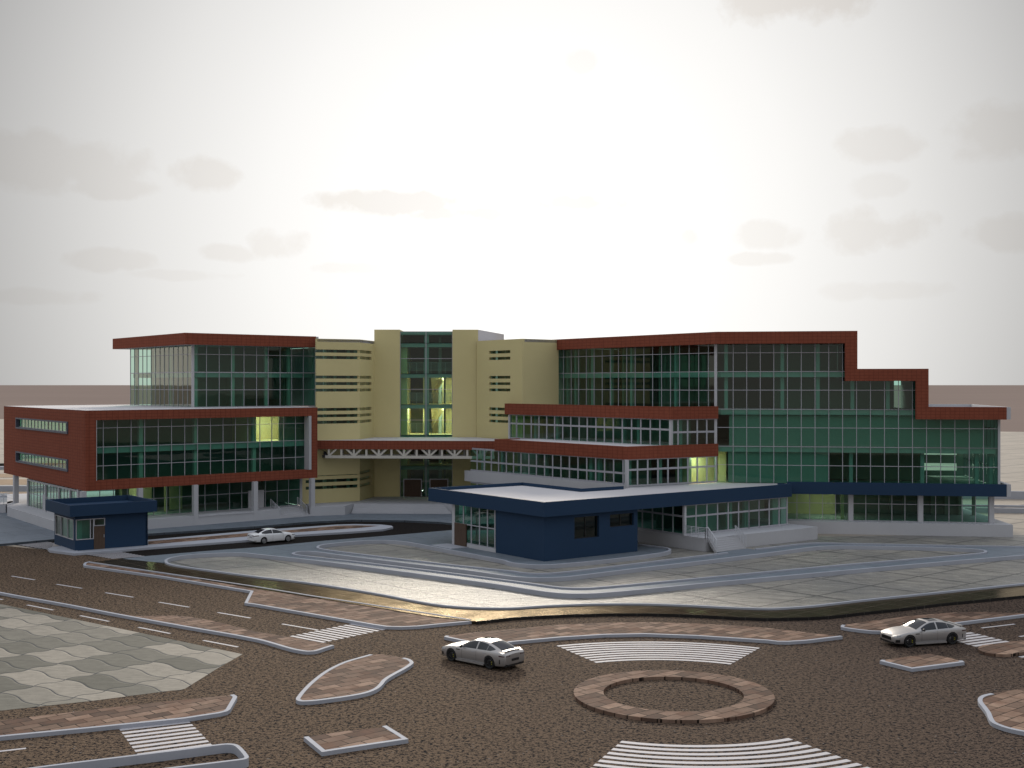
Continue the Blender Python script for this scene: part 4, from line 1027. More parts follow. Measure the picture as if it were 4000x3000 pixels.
# roofs
def roofq(s0, s1, z, front=-0.34): return [FB.xy(s0, front), FB.xy(s1, front), FB.xy(s1, -dep - 1.2), FB.xy(s0, -dep - 1.2)]
fl([FB.xy(k0 + .4, -.36), FB.xy(a2, -.36), FB.xy(a2, -dep - 1.2), FB.xy(k0 + 4, -dep - 1.2), FA.xy(0.1, -10), FA.xy(0.1, -.36)], Zb0 + 0.25, Zb0 + 0.6, 'roof', 'roof')
fl(roofq(a2 + 0.01, b2_, z1b), z1b + 0.25, z1b + 0.6, 'roof', 'roof')
fl(roofq(b2_ + 0.01, e_ + 0.3, z2b), z2b + 0.25, z2b + 0.6, 'roof', 'roof')
m = MB(); m.wbox(FB, b2_ + 0.02, e_ + 0.3, z2b + 0.3, z2t, -dep - 1.2, -dep - 0.9); m.wbox(FB, e_ + 0.02, e_ + 0.3, z2b + 0.3, z2t - 0.004, -dep - 0.9, -0.62); m.build('parapet', M['white'], rw)
m = MB(); m.wbox(FB, a2 - 0.3, a2 - 0.004, z1b + 0.5, Zt0 - 0.02, -dep, -0.36); m.wbox(FB, b2_ - 0.3, b2_ - 0.004, z2b + 0.5, z1t - 0.02, -dep, -0.36); m.build('step_wall', M['white'], rw)
# back wall with two long slots low on the right, and glazed right flank
wbk = GB.offset(-dep + 0.4)
hs = []
for y0, y1 in ((1238, 1275), (1348, 1410)):
    hs.append((wbk.s(U('U4', 1325)), wbk.s(U('U4', 1632)), wbk.zt('U4', 1500, y1), wbk.zt('U4', 1500, y0)))
panel(wbk, gB0 + 2, wbk.s(U('U4', 1700)), BZ[0] - 0.4, zB[4] - 0.5, hs, 0.3, 'back_wall', M['interior'], rw)
m = MB(); m.wbox(wbk, gB0 + 2, sB_ - 0.3, zB[4] - 0.5, z1b + .3, -0.3, 0); m.wbox(wbk, gB0 + 2, sA + 2.2, z1b + .3, Zb0 + .3, -0.29, 0.0); m.build('back_wall', M['dark_interior'], rw)
RS = Wall(GB.xy(sR + 0.1), back(GB, sR + 0.1)); RS.n = Vector((GB.d.x, GB.d.y))
m = MB()
for i in range(10):
    s_ = lerp(0.6, RS.len - 0.2, i / 9); m.wbox(RS, s_ - (0.24 if i % 3 == 0 else 0.1), s_ + (0.24 if i % 3 == 0 else 0.1), BZ[0] - 0.3, z2b, -0.3, 0)
for z in (zB[7], zB[6] - 0.3, zB[5]): m.wbox(RS, 0.2, RS.len, z - 0.05, z + 0.05, -0.2, -0.05)
m.build('flank_mullion_frame', M['frame'], rw)
m = MB().add([(*RS.xy(0.1), BZ[0] - 0.3), (*RS.xy(RS.len), BZ[0] - 0.3), (*RS.xy(RS.len), z2b), (*RS.xy(0.1), z2b)], [(0, 1, 2, 3)]); m.build('glass_wall', M['glass'], rw)
for p, q, nm in ((back(GB, gB0 + 2), GA.xy(sA0, -9), 'back_wall'), (GA.xy(sA0 + 0.05, -9), GA.xy(sA0 + 0.05, -0.3), 'end_wall')):
    v = (Vector(q) - Vector(p)).normalized(); nn = Vector((v.y, -v.x)) * 0.2
    MB().prism([p, q, (q[0] + nn.x, q[1] + nn.y), (p[0] + nn.x, p[1] + nn.y)], ZF, Zb0 + 0.25).build(nm, M['interior'], rw)
m = MB(); m.wbox(wbk, gB0 + 2, wbk.s(U('U4', 1640)), ZF, BZ[0] - 0.4, -0.3, 0); m.build('back_wall', M['interior'], rw)
# pale linings and inner columns seen through the glass
m = MB(); m.wbox(GB, gB0 + 1.3, sR - 1.2, zB[6] + 0.02, zB[4] - 0.62, -0.75, -0.55)
m.wbox(GB, gB0 + 1.2, GB.s(U('U4', 525)), zlow, zB[6] - 0.6, -0.75, -0.55); m.build('lining_wall', M['lining'], rw)
for x, t, z0, z1 in ((1850, 'U3', zB[4], Zb0), (123, 'U4', zB[4], Zb0), (430, 'U4', zB[4], Zb0), (728, 'U4', zB[4], z1b), (1034, 'U4', zB[4], z1b), (716, 'U4', zlow, zB[6] - .6), (1332, 'U4', zlow, zB[6] - .6), (1800, 'U4', zlow, zB[6] - .6), (1925, 'U4', zlow, zB[6] - .6)):
    w = GB.offset(-0.9); s_ = w.s(U(t, x)); m = MB(); m.wbox(w, s_ - 0.17, s_ + 0.17, z0, z1, -0.17, 0.17); m.build('inner_column', M['white'], rw)
for x in (485, 555, 700, 865, 1038, 1420):
    w = GA.offset(-0.9); s_ = w.s(U('U3', x)); m = MB(); m.wbox(w, s_ - 0.15, s_ + 0.15, 11, Zb0, -0.15, 0.15); m.build('inner_column', M['white'], rw)
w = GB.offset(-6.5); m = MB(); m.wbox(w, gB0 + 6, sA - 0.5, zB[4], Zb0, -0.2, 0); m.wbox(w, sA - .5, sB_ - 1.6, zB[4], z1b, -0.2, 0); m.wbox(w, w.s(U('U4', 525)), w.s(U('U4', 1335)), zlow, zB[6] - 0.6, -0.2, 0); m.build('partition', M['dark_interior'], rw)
w = GA.offset(-6.0); m = MB(); m.wbox(w, 1.0, gA1 - 7, 11, Zb0, -0.2, 0)
for x in (600, 900, 1215): s_ = GA.s(U('U3', x)); m.wbox(GA, s_, s_ + 0.15, 11, Zb0, -5.9, -0.9)
m.build('partition', M['dark_interior'], rw)
# navy band and ground storey of facade B
bs = FB.s(3075)
m = MB(); m.wbox(FB, bs, e_, BZ[1], BZ[0], -0.3, 0); m.build('navy_band', M['blue'], rw)
m = MB(); m.wbox(FB, e_ + 0.002, e_ + 0.4, BZ[1] + 0.01, BZ[0] - 0.005, -9, -0.04); m.build('band_end', M['white'], rw)
m = MB(); m.wbox(FB, bs, e_ + 0.01, BZ[0] - 0.36, BZ[0] - 0.30, -1.3, -0.3); m.wbox(FB, bs, e_, BZ[1] + 0.05, BZ[1] + 0.1, -1.6, -0.3); m.build('band_ledge', M['white'], rw)
GG = FB.offset(-1.35)
gg0, gg1 = GG.s(U('A4', 60)), GG.s(U('A4', 1910))
zg = GG.zt('A4', 960, 483)
curtain(GG, gg0, gg1, ZF, BZ[1] + 0.1, ss(GG, 'A4', [138, 250, 360, 471, 583, 693, 845, 957, 1070, 1183, 1293, 1448, 1563, 1677, 1792, 1905]), [zg], rw)
for x in (714, 1316, 1928):
    s_ = GG.s(U('A4', x)); m = MB(); m.wbox(GG, s_ - 0.23, s_ + 0.23, ZF, BZ[1] + 0.1, -0.3, 0.3); m.build('column', M['white'], rw)
pF = Wall(at(*uv('A4', 430, 740), 0), at(*uv('A4', 2117, 772), 0))
pe = at(*uv('A4', 2117, 772), 0)
MB().prism([pF.xy(-8), pe, (pe[0] + 1.2, pe[1] + 17), (10, 140), (12, 125)], -0.02, ZF).build('plinth', M['white'], rw)
m = MB()
for i in range(7):
    s_ = lerp(gg0 + 12, gg1, i / 6); m.wbox(GG, s_ - .15, s_ + .15, ZF, BZ[1], -7.2, -6.9)
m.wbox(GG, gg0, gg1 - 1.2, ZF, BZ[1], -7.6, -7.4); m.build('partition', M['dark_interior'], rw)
m = MB(); s_ = GG.s(U('A4', 661)); m.wbox(GG, s_ - 0.2, s_ + 0.1, ZF, BZ[1], -1.6, -1.4); m.wbox(GG, gg0 + 0.5, s_ - 0.3, ZF, BZ[1], -6.2, -6.0); m.build('lime_partition', M['lime'], rw)
q = GG.xy(gg0 + 5, -3.0); added_light(rw, q[0], q[1], BZ[1] + 0.08, 1.6, 0.4)
m = MB(); s_ = GB.s(2822); m.wbox(GB, gB0 + 0.25, GB.s(U('U3', 1852)), zlow, zB[6] - 0.6, -1.4, -1.25); m.build('lime_partition', M['lime'], rw)
q = GB.xy(gB0 + 0.6, -0.7)

# ---- the two red banded tiers in front of facade A
def tier(zt, zb, lft, cor, rgt, goff, glz0, right_glz0, lx, rx, ltr, rtr, wl_ext=None):
    wl, wr = Wall(lft, cor), Wall(cor, rgt)
    gl_, gr_ = wl.offset(-goff), wr.offset(-goff)
    c2 = gl_.cross(gr_); sc = (Vector(c2) - gl_.p0).dot(gl_.d); sr0 = (Vector(c2) - gr_.p0).dot(gr_.d)
    m = MB()
    inn = offset_line([lft, cor, rgt], 0.3, False)
    inn2 = offset_line([lft, cor, rgt], -0.3, False)
    inn = inn if Vector(inn[1]).y > cor[1] else inn2
    m.prism([lft, cor, rgt] + rev(inn), zb, zt); m.build('fascia', M['red'], rw)
    return wl, wr, gl_, gr_, sc, sr0, inn
T2z, T2b = 12.30, 11.08
t2c = at(2619.4, 1588.8, T2z); t2r = ux(2806, GB.y(2806) - 0.25); t2l = at(1977.4, 1576.0, T2z)
wl2, wr2, gl2, gr2, sc2, sr2, in2 = tier(T2z, T2b, t2l, t2c, t2r, 0.3, 0, 0, 0, 0, 0, 0)
T1z, T1b = 8.60, 7.38
t1c = at(2447.6, 1744.8, T1z); t1r = ux(2806, GB.y(2806) - 0.22); t1l = at(1938, 1715.4, T1z)
wl1, wr1, gl1, gr1, sc1, sr1, in1 = tier(T1z, T1b, t1l, t1c, t1r, 0.16, 0, 0, 0, 0, 0, 0)
# tier roofs and returns
fl([in2[0], in2[1], in2[2], gc, GA.xy(0.2, 0.03)], T2b + 0.2, T2z - 0.35, 'roof', 'roof')
fl([in1[0], in1[1], in1[2], gc, GA.xy(sA0, -0.4), (t1l[0] + 4.5, t1l[1] + 3)], T1b + 0.15, T1z - 0.10, 'roof', 'roof')
lret = Wall(t1l, (t1l[0] + 3.6, t1l[1] + 2.7))
m = MB(); m.wbox(lret, 0.0, 3.2, T1b, T1z - 0.004, -0.3, 0.0); m.build('fascia', M['red'], rw)
lret2 = Wall(t2l, (t2l[0] + 3.6, t2l[1] + 2.7))
m = MB(); m.wbox(lret2, 0.0, 3.2, T2b, T2z - 0.004, -0.3, 0.0); m.build('fascia', M['red'], rw)
# tier 2 glazing
z2tr = gl2.zt('U3', 600, 1028); z2tr_r = gr2.zt('U3', 1560, 1078)
g2l0 = gl2.s(U('T4', 1180))
curtain(gl2, g2l0, sc2, T1z - 0.3, T2b + 0.1, ss(gl2, 'T4', [1315, 1478]) + ss(gl2, 'U3', [43, 105, 168, 235, 302, 370, 440, 510, 582, 652, 727, 800, 877, 955, 1035, 1115, 1197, 1280]), [z2tr], rw, 0.16, 0.19)
curtain(gr2, sr2, gr2.s(2797), T1z - 0.3, T2b + 0.1, ss(gr2, 'U3', [1433, 1516, 1599, 1681, 1760]), [z2tr_r], rw, 0.16, 0.19)
m = MB(); m.wbox(gl2, sc2 - 0.12, sc2 + 0.12, T1z - 0.3, T2b, -0.15, 0.14); m.build('corner_pillar', M['white'], rw)
m = MB(); m.wbox(gl2, g2l0 - 0.2, g2l0 + 0.04, T1z - .4, T2b, -0.2, 0.14); m.build('corner_pillar', M['white'], rw)
# tier 1 glazing
z1tr = gl1.zt('U3', 480, 1395); z1tr_r = gr1.zt('U3', 1380, 1390)
g1l0 = gl1.s(1839)
curtain(gl1, g1l0, sc1, 4.93, T1b + 0.1, ss(gl1, 'U2', [1912, 1975, 2035, 2098, 2165]) + ss(gl1, 'U3', [15, 80, 148, 213, 283, 353, 425, 498, 572, 648, 725, 802, 880, 962]), [z1tr], rw, 0.16, 0.19)
curtain(gr1, sr1, gr1.s(2797), 4.76, T1b + 0.1, ss(gr1, 'U3', [1083, 1171, 1259, 1346, 1434, 1518, 1600, 1682, 1762]), [z1tr_r], rw, 0.16, 0.19)
m = MB(); m.wbox(gl1, sc1 - 0.14, sc1 + 0.14, 4.6, T1b, -0.15, 0.16); m.build('corner_pillar', M['white'], rw)
sp0 = gl1.s(1818)
m = MB(); m.wbox(gl1, sp0, sc1 + 0.05, 3.78, 4.93, -0.4, 0.12); m.build('spandrel_band', M['white'], rw)
curtain(gl1, g1l0, sc1, ZF, 3.80, ss(gl1, 'U2', [1912, 1975, 2035, 2098, 2165]), [2.6], rw, 0.16, 0.19)
# floors and contents of the tiers
tl1 = gl1.xy(g1l0, -0.3); tc1 = (gl1.offset(-0.3)).cross(gr1.offset(-0.3)); tr1 = gr1.xy(gr1.s(2797), -0.3)
fl([tl1, tc1, tr1, gc, GA.xy(sA0 + 0.2, 0.05), (tl1[0] + 4, tl1[1] + 3)], 4.0, 4.7, 'floor_slab', 'interior')
for x, t in ((300, 'U3'), (690, 'U3'), (760, 'U3'), (2135, 'U2'), (1965, 'U2')):
    w = gl1.offset(-1.0); s_ = w.s(U(t, x)); m = MB(); m.wbox(w, s_ - .17, s_ + .17, 4.7, T1b, -.17, .17); m.build('inner_column', M['white'], rw)
for x in (1010, 1275, 1450, 1530): 
    w = gr1.offset(-1.0); s_ = w.s(U('U3', x)); m = MB(); m.wbox(w, s_ - .17, s_ + .17, 4.7, T1b, -.17, .17); m.build('inner_column', M['white'], rw)
for x in (210, 400, 970, 1100):
    w = gl2.offset(-1.0); s_ = w.s(U('U3', x)); m = MB(); m.wbox(w, s_ - .17, s_ + .17, T1z - .3, T2b, -.17, .17); m.build('inner_column', M['white'], rw)
for x in (1375, 1450):
    w = gr2.offset(-1.0); s_ = w.s(U('U3', x)); m = MB(); m.wbox(w, s_ - .17, s_ + .17, T1z - .3, T2b, -.17, .17); m.build('inner_column', M['white'], rw)
w = gl1.offset(-5.0); m = MB(); m.wbox(w, g1l0 + 2, sc1 - 2.0, 4.7, T1b + .1, -.2, 0); w = gl2.offset(-3.6); m.wbox(w, g2l0 + 1.5, sc2 - 1, T1z - .2, T2b + .2, -.2, 0); m.build('partition', M['dark_interior'], rw)
w = gr1.offset(-2.2); m = MB(); m.wbox(w, gr1.s(U('U3', 1543)), w.s(U('U3', 1790)), 4.70, T1b + .1, -0.15, 0.0); m.wbox(gr1, gr1.s(U('U3', 1543)), gr1.s(2796), 4.70, 4.72, -2.2, -0.05)
m.wbox(gr1, gr1.s(U('U3', 1543)) - 0.12, gr1.s(U('U3', 1543)), 4.70, T1b + .1, -2.2, -0.2); m.build('lime_partition', M['lime'], rw)
sm_ = gr1.s(U('U3', 1660)); MB().wbox(gr1, sm_ - 1.2, sm_ + 1.2, T1b + 0.1, T1b + 0.14, -1.5, -0.5).build('added_light_panel', M['added_light'], rw)  # another added glowing panel, brightens the yellow walls of this tier
w = gl2.offset(-2.0); m = MB(); m.wbox(w, w.s(U('T4', 1190)), w.s(U('T4', 1420)), T1z - .2, T2b, -.15, 0); m.build('lime_partition', M['lime'], rw)

# ================================================================== PAVILION
pv = root('reception_pavilion', (6, 109, 0), 'low navy reception pavilion with a flat pale roof and a deep fascia', 'building', 'navy outbuildings')
pz0, pz1, prs = 3.86, 5.05, 4.76
PC = ux(2125.5, 99.0); PLt = at(1673.1, 1905.6, 5.05); PRt = at(3093.3, 1890.8, 5.05)
PB1 = at(2041.4, 1883.9, 5.05); PB2 = at(2271, 1908.2, 5.05); PB3 = at(2431, 1898.5, 5.05)
WPL, WPR = Wall(PLt, PC), Wall(PC, PRt)
q_end = WPR.xy(WPR.len, -0.4)
roof = [PLt, PC, PRt, FB.xy(FB.s(3096), -1.0), gr1.xy(gr1.s(2790), 0.05), gr1.xy(sr1 + 0.1, 0.17), PB3, PB2, PB1]
MB().prism(inset(roof, 0.16), pz0 + 0.5, prs).build('roof', M['roof'], pv)
MB().prism(inset(roof, 0.20), pz0 + 0.05, pz0 + 0.3).build('soffit', M['white'], pv)
def par(line, z1, name='fascia'):
    a = offset_line(line, 0.2, False); b = offset_line(line, -0.2, False)
    c = Vector((8, 110))
    inn = a if (Vector(a[len(a) // 2]) - c).length < (Vector(b[len(b) // 2]) - c).length else b
    return MB().prism(line + rev(inn), pz0, z1).build(name, M['blue'], pv)
par([PB1, PLt, PC, PRt], pz1)
l2 = [PB3, PB2, PB1]
a = offset_line(l2, 0.2, False); b = offset_line(l2, -0.2, False)
inn = a if a[1][1] < b[1][1] else b
MB().prism(l2 + rev(inn), pz0, pz1 - 0.003).build('fascia', M['blue'], pv)
m = MB(); m.prism([PRt, WPR.xy(WPR.len, -1.6), WPR.xy(WPR.len - 0.2, -1.6), WPR.xy(WPR.len - 0.2, -0.2)], pz0, pz1 - 0.005); m.build('fascia', M['blue'], pv)
# walls
KC = at(*uv('Z5', 1790, 1267), ZP); KL = at(*uv('Z5', 470, 1022), ZP); KR = at(*uv('Z6', 333, 1120), ZP)
WKL, WKR = Wall(KL, KC), Wall(KC, KR)
skl = WKL.s(U('Z5', 1095))
wh = [(WKR.s(U('A3', 540)), WKR.s(U('A3', 752)), WKR.zt('A3', 645, 778), WKR.zt('A3', 645, 592)), (WKR.s(U('A3', 847)), WKR.s(U('A3', 1052)), WKR.zt('A3', 950, 676), WKR.zt('A3', 950, 568))]
panel(WKR, 0, WKR.len, ZP - 0.1, pz0 + 0.1, wh, 0.35, 'wall', M['blue'], pv)
for h in wh:
    w = WKR.offset(-0.28); f = MB()
    pn = MB().add([(*w.xy(h[0]), h[2]), (*w.xy(h[1]), h[2]), (*w.xy(h[1]), h[3]), (*w.xy(h[0]), h[3])], [(0, 1, 2, 3)])
    for s_ in (h[0] + 0.03, (h[0] + h[1]) / 2, h[1] - 0.03): f.wbox(w, s_ - 0.03, s_ + 0.03, h[2], h[3], 0.004, 0.06)
    f.wbox(w, h[0], h[1], h[2], h[2] + 0.06, 0.003, 0.058); f.wbox(w, h[0], h[1], h[3] - 0.06, h[3], 0.003, 0.058)
    win = f.build('window', M['black'], pv); pn.build('pane', M['glass'], win)
m = MB(); m.wbox(WKL, skl, WKL.len - 0.003, ZP - 0.1, pz0 + 0.1, -0.35, 0.0); m.build('wall', M['blue'], pv)
Kback = (KR[0] + KL[0] - KC[0], KR[1] + KL[1] - KC[1])
m = MB(); wk = Wall(KR, Kback); m.prism([KR, Kback, (Kback[0] - .2, Kback[1] - .2), (KR[0] - .3, KR[1] - .05)], ZP, pz0 + 0.1); m.build('end_wall', M['blue'], pv)
gz = WKL.zt('Z5', 1000, 785)
zb_g = WKL.zt('Z5', 1088, 1085)
curtain(WKL, 0.3, skl, zb_g, pz0 + 0.1, ss(WKL, 'Z5', [632, 745, 862, 978, 1085]), [gz], pv, 0.13, 0.09)
m = MB(); m.wbox(WKL, WKL.s(U('Z5', 682)), skl, ZP - 0.1, zb_g, -0.2, 0.04); m.build('sill_wall', M['white'], pv)
m = MB(); m.wbox(WKL, 0, 0.42, ZP - 0.1, pz0 + 0.1, -0.42, 0.05); m.build('corner_pillar', M['white'], pv)
da, db = WKL.s(U('Z5', 515)), WKL.s(U('Z5', 680))
m = MB(); m.wbox(WKL, da, db, ZP - 0.05, WKL.zt('Z5', 520, 703), 0.0, 0.14); m.build('door', M['timber'], pv)
m = MB(); m.wbox(WKL, WKL.s(U('Z5', 470)) - 0.6, WKL.s(U('Z5', 700)), ZP, ZP + 0.05, 0.06, 1.9); m.build('door_step', M['kerb'], pv)
m = MB()
bk = Wall(KL, Kback)
for i in range(5):
    q = bk.xy(0.2 + i * (bk.len - 0.4) / 4); m.box(q[0] - .08, q[0] + .08, q[1] - .08, q[1] + .08, ZP, pz0 + .1)
m.build('rear_mullion_frame', M['frame'], pv)
MB().add([(*bk.xy(0.2), ZP), (*bk.xy(bk.len), ZP), (*bk.xy(bk.len), pz0), (*bk.xy(0.2), pz0)], [(0, 1, 2, 3)]).build('glass_wall', M['glass'], pv)
# glazed ground storey running on under the same roof, with plinth and outside stair
WQ = WPR.offset(-0.32)
qc, qr = WQ.s(2673), WQ.s(3076)
QL = at(*uv('Z6', 340, 795), ZF); WQL = Wall((QL[0] - 0.6 * (WQ.xy(qc)[0] - QL[0]), QL[1] + 0.6 * (QL[1] - WQ.xy(qc)[1])), WQ.xy(qc))
tr_z = WQ.zt('Z6', 1400, 588)
curtain(WQ, qc, qr, ZF, pz0 + 0.06, ss(WQ, 'Z6', [1172, 1328, 1482, 1635, 1785, 1935, 2080]) + ss(WQ, 'Z7', [110, 285, 458, 628, 765]), [tr_z], pv, 0.13, 0.16)
curtain(WQL, 0, WQL.len, ZF, pz0 + 0.06, ss(WQL, 'Z6', [260, 405, 550, 697, 845]), [tr_z + 0.03], pv, 0.13, 0.16)
m = MB(); m.wbox(WQ, qc - 0.1, qc + 0.14, ZF, pz0 + 0.05, -0.12, 0.13); m.build('corner_pillar', M['white'], pv)
Pa = at(*uv('Z6', 1310, 1128), 0.0); Pb = at(3193.9, 2106.7, 0.0); Pl = at(*uv('Z6', 345, 990), 0.0)
ext = (Pl[0] - (Pa[0] - Pl[0]), Pl[1] + (Pl[1] - Pa[1]))
MB().prism([Pa, Pb, (Pb[0] - 4, Pb[1] + 5), (gc[0], gc[1] - 1), (ext[0] + 4, ext[1] + 5), ext], -0.02, ZF - 0.003).build('plinth', M['white'], pv)
w = WQ.offset(-5.5); m = MB(); m.wbox(w, qc + 2, qr + 3, ZF, pz0, -.2, 0); m.wbox(WQL, -4, WQL.len - 1, ZF, pz0, -6.2, -6.0); m.build('partition', M['dark_interior'], pv)
for t, xs in (('Z6', (1660, 1890)), ('Z7', (40, 560, 700))):
    for x in xs:
        w = WQ.offset(-0.9); s_ = w.s(U(t, x)); m = MB(); m.wbox(w, s_ - (.5 if x > 500 and t == 'Z7' else .16), s_ + (.5 if x > 500 and t == 'Z7' else .16), ZF, pz0, -.16, .16); m.build('inner_column', M['white'], pv)
w = WQ.offset(-1.6); m = MB(); m.wbox(w, w.s(U('Z6', 1030)), w.s(U('Z6', 1640)), ZF, pz0, -.15, 0); m.build('lining_wall', M['lining'], pv)
fa, fb = Vector(at(*uv('Z6', 1475, 1140), 0.1)), Vector(at(*uv('Z6', 1897, 1072), 0.1))
ta, tb = Vector(at(*uv('Z6', 1345, 930), ZF)), Vector(at(*uv('Z6', 1740, 903), ZF))
m = MB(); n = 7
for i in range(n):
    z1 = lerp(0.02, ZF, (i + 1) / n) - (0.004 if i == n - 1 else 0); f0 = i / n; f1 = (i + 1.25) / n
    m.prism([tuple(fa.lerp(ta, f0)), tuple(fb.lerp(tb, f0)), tuple(fb.lerp(tb, f1)), tuple(fa.lerp(ta, f1))], max(0.0, z1 - 0.34), z1)
m.build('steps', M['white'], pv)
railing(pv, [(*ta, ZF), (*fa, 0.2)], 0.95, 6, 5); railing(pv, [(*tb, ZF), (*fb, 0.2)], 0.95, 6, 5)
e0 = at(*uv('Z6', 1008, 905), ZF); e1 = at(*uv('Z6', 1310, 945), ZF)
railing(pv, [(*e0, ZF), (*e1, ZF)], 0.95, 6, 4); railing(pv, [(*e1, ZF), (*ta, ZF)], 0.95, 6, 2)

# ================================================================== GATEHOUSE
gh = root('gatehouse', (-36, 108, ZP), 'small navy gatehouse with corner windows on the driveway median', 'gatehouse', 'navy outbuildings')
HC = at(*uv('A1', 648, 890), ZP); HR = at(*uv('A1', 1277, 840), ZP)
hd = (Vector(HR) - Vector(HC)).normalized(); hl = Vector((-hd.y, hd.x))
HLp = along(Vector(HC), hl, U('A1', 470))
WHR, WHL = Wall(HC, HR), Wall(HLp, HC)
hz0, hz1 = 3.2, 4.17
r0 = (WHR.s(U('A1', 652)) + 0.02, WHR.s(U('A1', 907)), WHR.zt('A1', 660, 797), WHR.zt('A1', 660, 619))
dW = (WHR.s(U('A1', 810)), WHR.s(U('A1', 907)))
l0 = (WHL.s(U('A1', 478)), WHL.s(U('A1', 637)), WHL.zt('A1', 630, 795), WHL.zt('A1', 630, 617))
dz = WHR.zt('A1', 860, 675)
panel(WHR, 0, WHR.len, ZP, hz0, [r0, (dW[0], dW[1], ZP, r0[2] + 0.001)], 0.25, 'wall', M['blue'], gh)
panel(WHL, 0, WHL.len - 0.25, ZP, hz0, [(l0[0], min(l0[1], WHL.len - 0.27), l0[2], l0[3])], 0.25, 'wall', M['blue'], gh, off=-0.002)
HB = (HR[0] + HLp[0] - HC[0], HR[1] + HLp[1] - HC[1])
m = MB(); m.prism([HR, HB, HLp, (HLp[0] + hd.x * .2, HLp[1] + hd.y * .2), (HB[0] - hd.x * .2 - hl.x * .2, HB[1] - hd.y * .2 - hl.y * .2), (HR[0] - hd.x * .2, HR[1] - hd.y * .2)], ZP, hz0); m.build('rear_wall', M['blue'], gh)
def hwin(w, h, xs):
    f = MB(); w2 = w.offset(-0.06)
    pn = MB().add([(*w2.xy(h[0]), h[2]), (*w2.xy(h[1]), h[2]), (*w2.xy(h[1]), h[3]), (*w2.xy(h[0]), h[3])], [(0, 1, 2, 3)])
    for s_ in [h[0] + 0.035, h[1] - 0.035] + xs: f.wbox(w2, s_ - 0.035, s_ + 0.035, h[2], h[3], 0.002, 0.1)
    for z in (h[2] + 0.035, h[3] - 0.035): f.wbox(w2, h[0], h[1], z - 0.035, z + 0.035, 0.001, 0.098)
    win = f.build('window', M['frame'], gh); pn.build('pane', M['glass'], win)
hwin(WHR, (r0[0], dW[0], r0[2], r0[3]), [WHR.s(U('A1', 781))])
hwin(WHR, (dW[0] + 0.002, dW[1], dz + 0.03, r0[3]), [])
hwin(WHL, (l0[0], min(l0[1], WHL.len - 0.27), l0[2], l0[3]), ss(WHL, 'A1', [530, 585]))
m = MB(); m.wbox(WHR, dW[0] + 0.02, dW[1] - 0.02, ZP, dz, -0.12, 0.03); d = m.build('door', M['timber'], gh)
m = MB(); m.wbox(WHR, dW[1] - 0.12, dW[1] - 0.08, ZP + 1.0, ZP + 1.25, 0.031, 0.09); m.build('handle', M['frame'], d)
def ctr(poly, k):
    return offset_line(poly, -k if area2(poly) > 0 else k, True)
hp = [HC, HR, HB, HLp]; ro = ctr(hp, 0.62)
MB().prism(ro, hz0, hz1, [inset(ro, 0.2)]).build('fascia', M['blue'], gh)
MB().prism(inset(ro, 0.19), hz0 + 0.003, hz0 + 0.5).build('roof', M['blue'], gh)
MB().prism(inset(hp, 0.26), ZP, ZP + 0.05).build('floor', M['interior'], gh)
m = MB(); m.wbox(WHR, 2.6, 2.75, ZP, hz0, -2.9, -0.26); m.build('partition', M['interior'], gh)
m = MB(); m.wbox(WHL, l0[0] - 0.1, WHL.len - 0.5, ZP + 0.05, hz0, -0.75, -0.65); m.wbox(WHR, 0.9, 1.6, ZP + 0.05, hz0, -1.1, -1.0); m.build('lining_wall', M['white'], gh)
g0, g1 = at(*uv('A1', 430, 880), 0.0), at(*uv('A1', 640, 912), 0.0)
wst = Wall(g0, g1); m = MB(); m.wbox(wst, 0, wst.len, 0, 0.24, -1.6, 0); m.build('door_step', M['kerb'], gh)
# ================================================================== CARS
def interp(xs, ys, x):
    """Monotone-ish cubic through a table (xs descending, nose to tail)."""
    n = len(xs)
    if x >= xs[0]: return ys[0]
    if x <= xs[-1]: return ys[-1]
    i = next(k for k in range(n - 1) if xs[k] >= x >= xs[k + 1])
    h = xs[i + 1] - xs[i]; t = (x - xs[i]) / h
    def sl(k):
        if k == 0: return (ys[1] - ys[0]) / (xs[1] - xs[0])
        if k == n - 1: return (ys[-1] - ys[-2]) / (xs[-1] - xs[-2])
        a = (ys[k] - ys[k - 1]) / (xs[k] - xs[k - 1]); b = (ys[k + 1] - ys[k]) / (xs[k + 1] - xs[k])
        return 0 if a * b <= 0 else 2 * a * b / (a + b)
    m0, m1 = sl(i) * h, sl(i + 1) * h
    return (2 * t**3 - 3 * t * t + 1) * ys[i] + (t**3 - 2 * t * t + t) * m0 + (-2 * t**3 + 3 * t * t) * ys[i + 1] + (t**3 - t * t) * m1
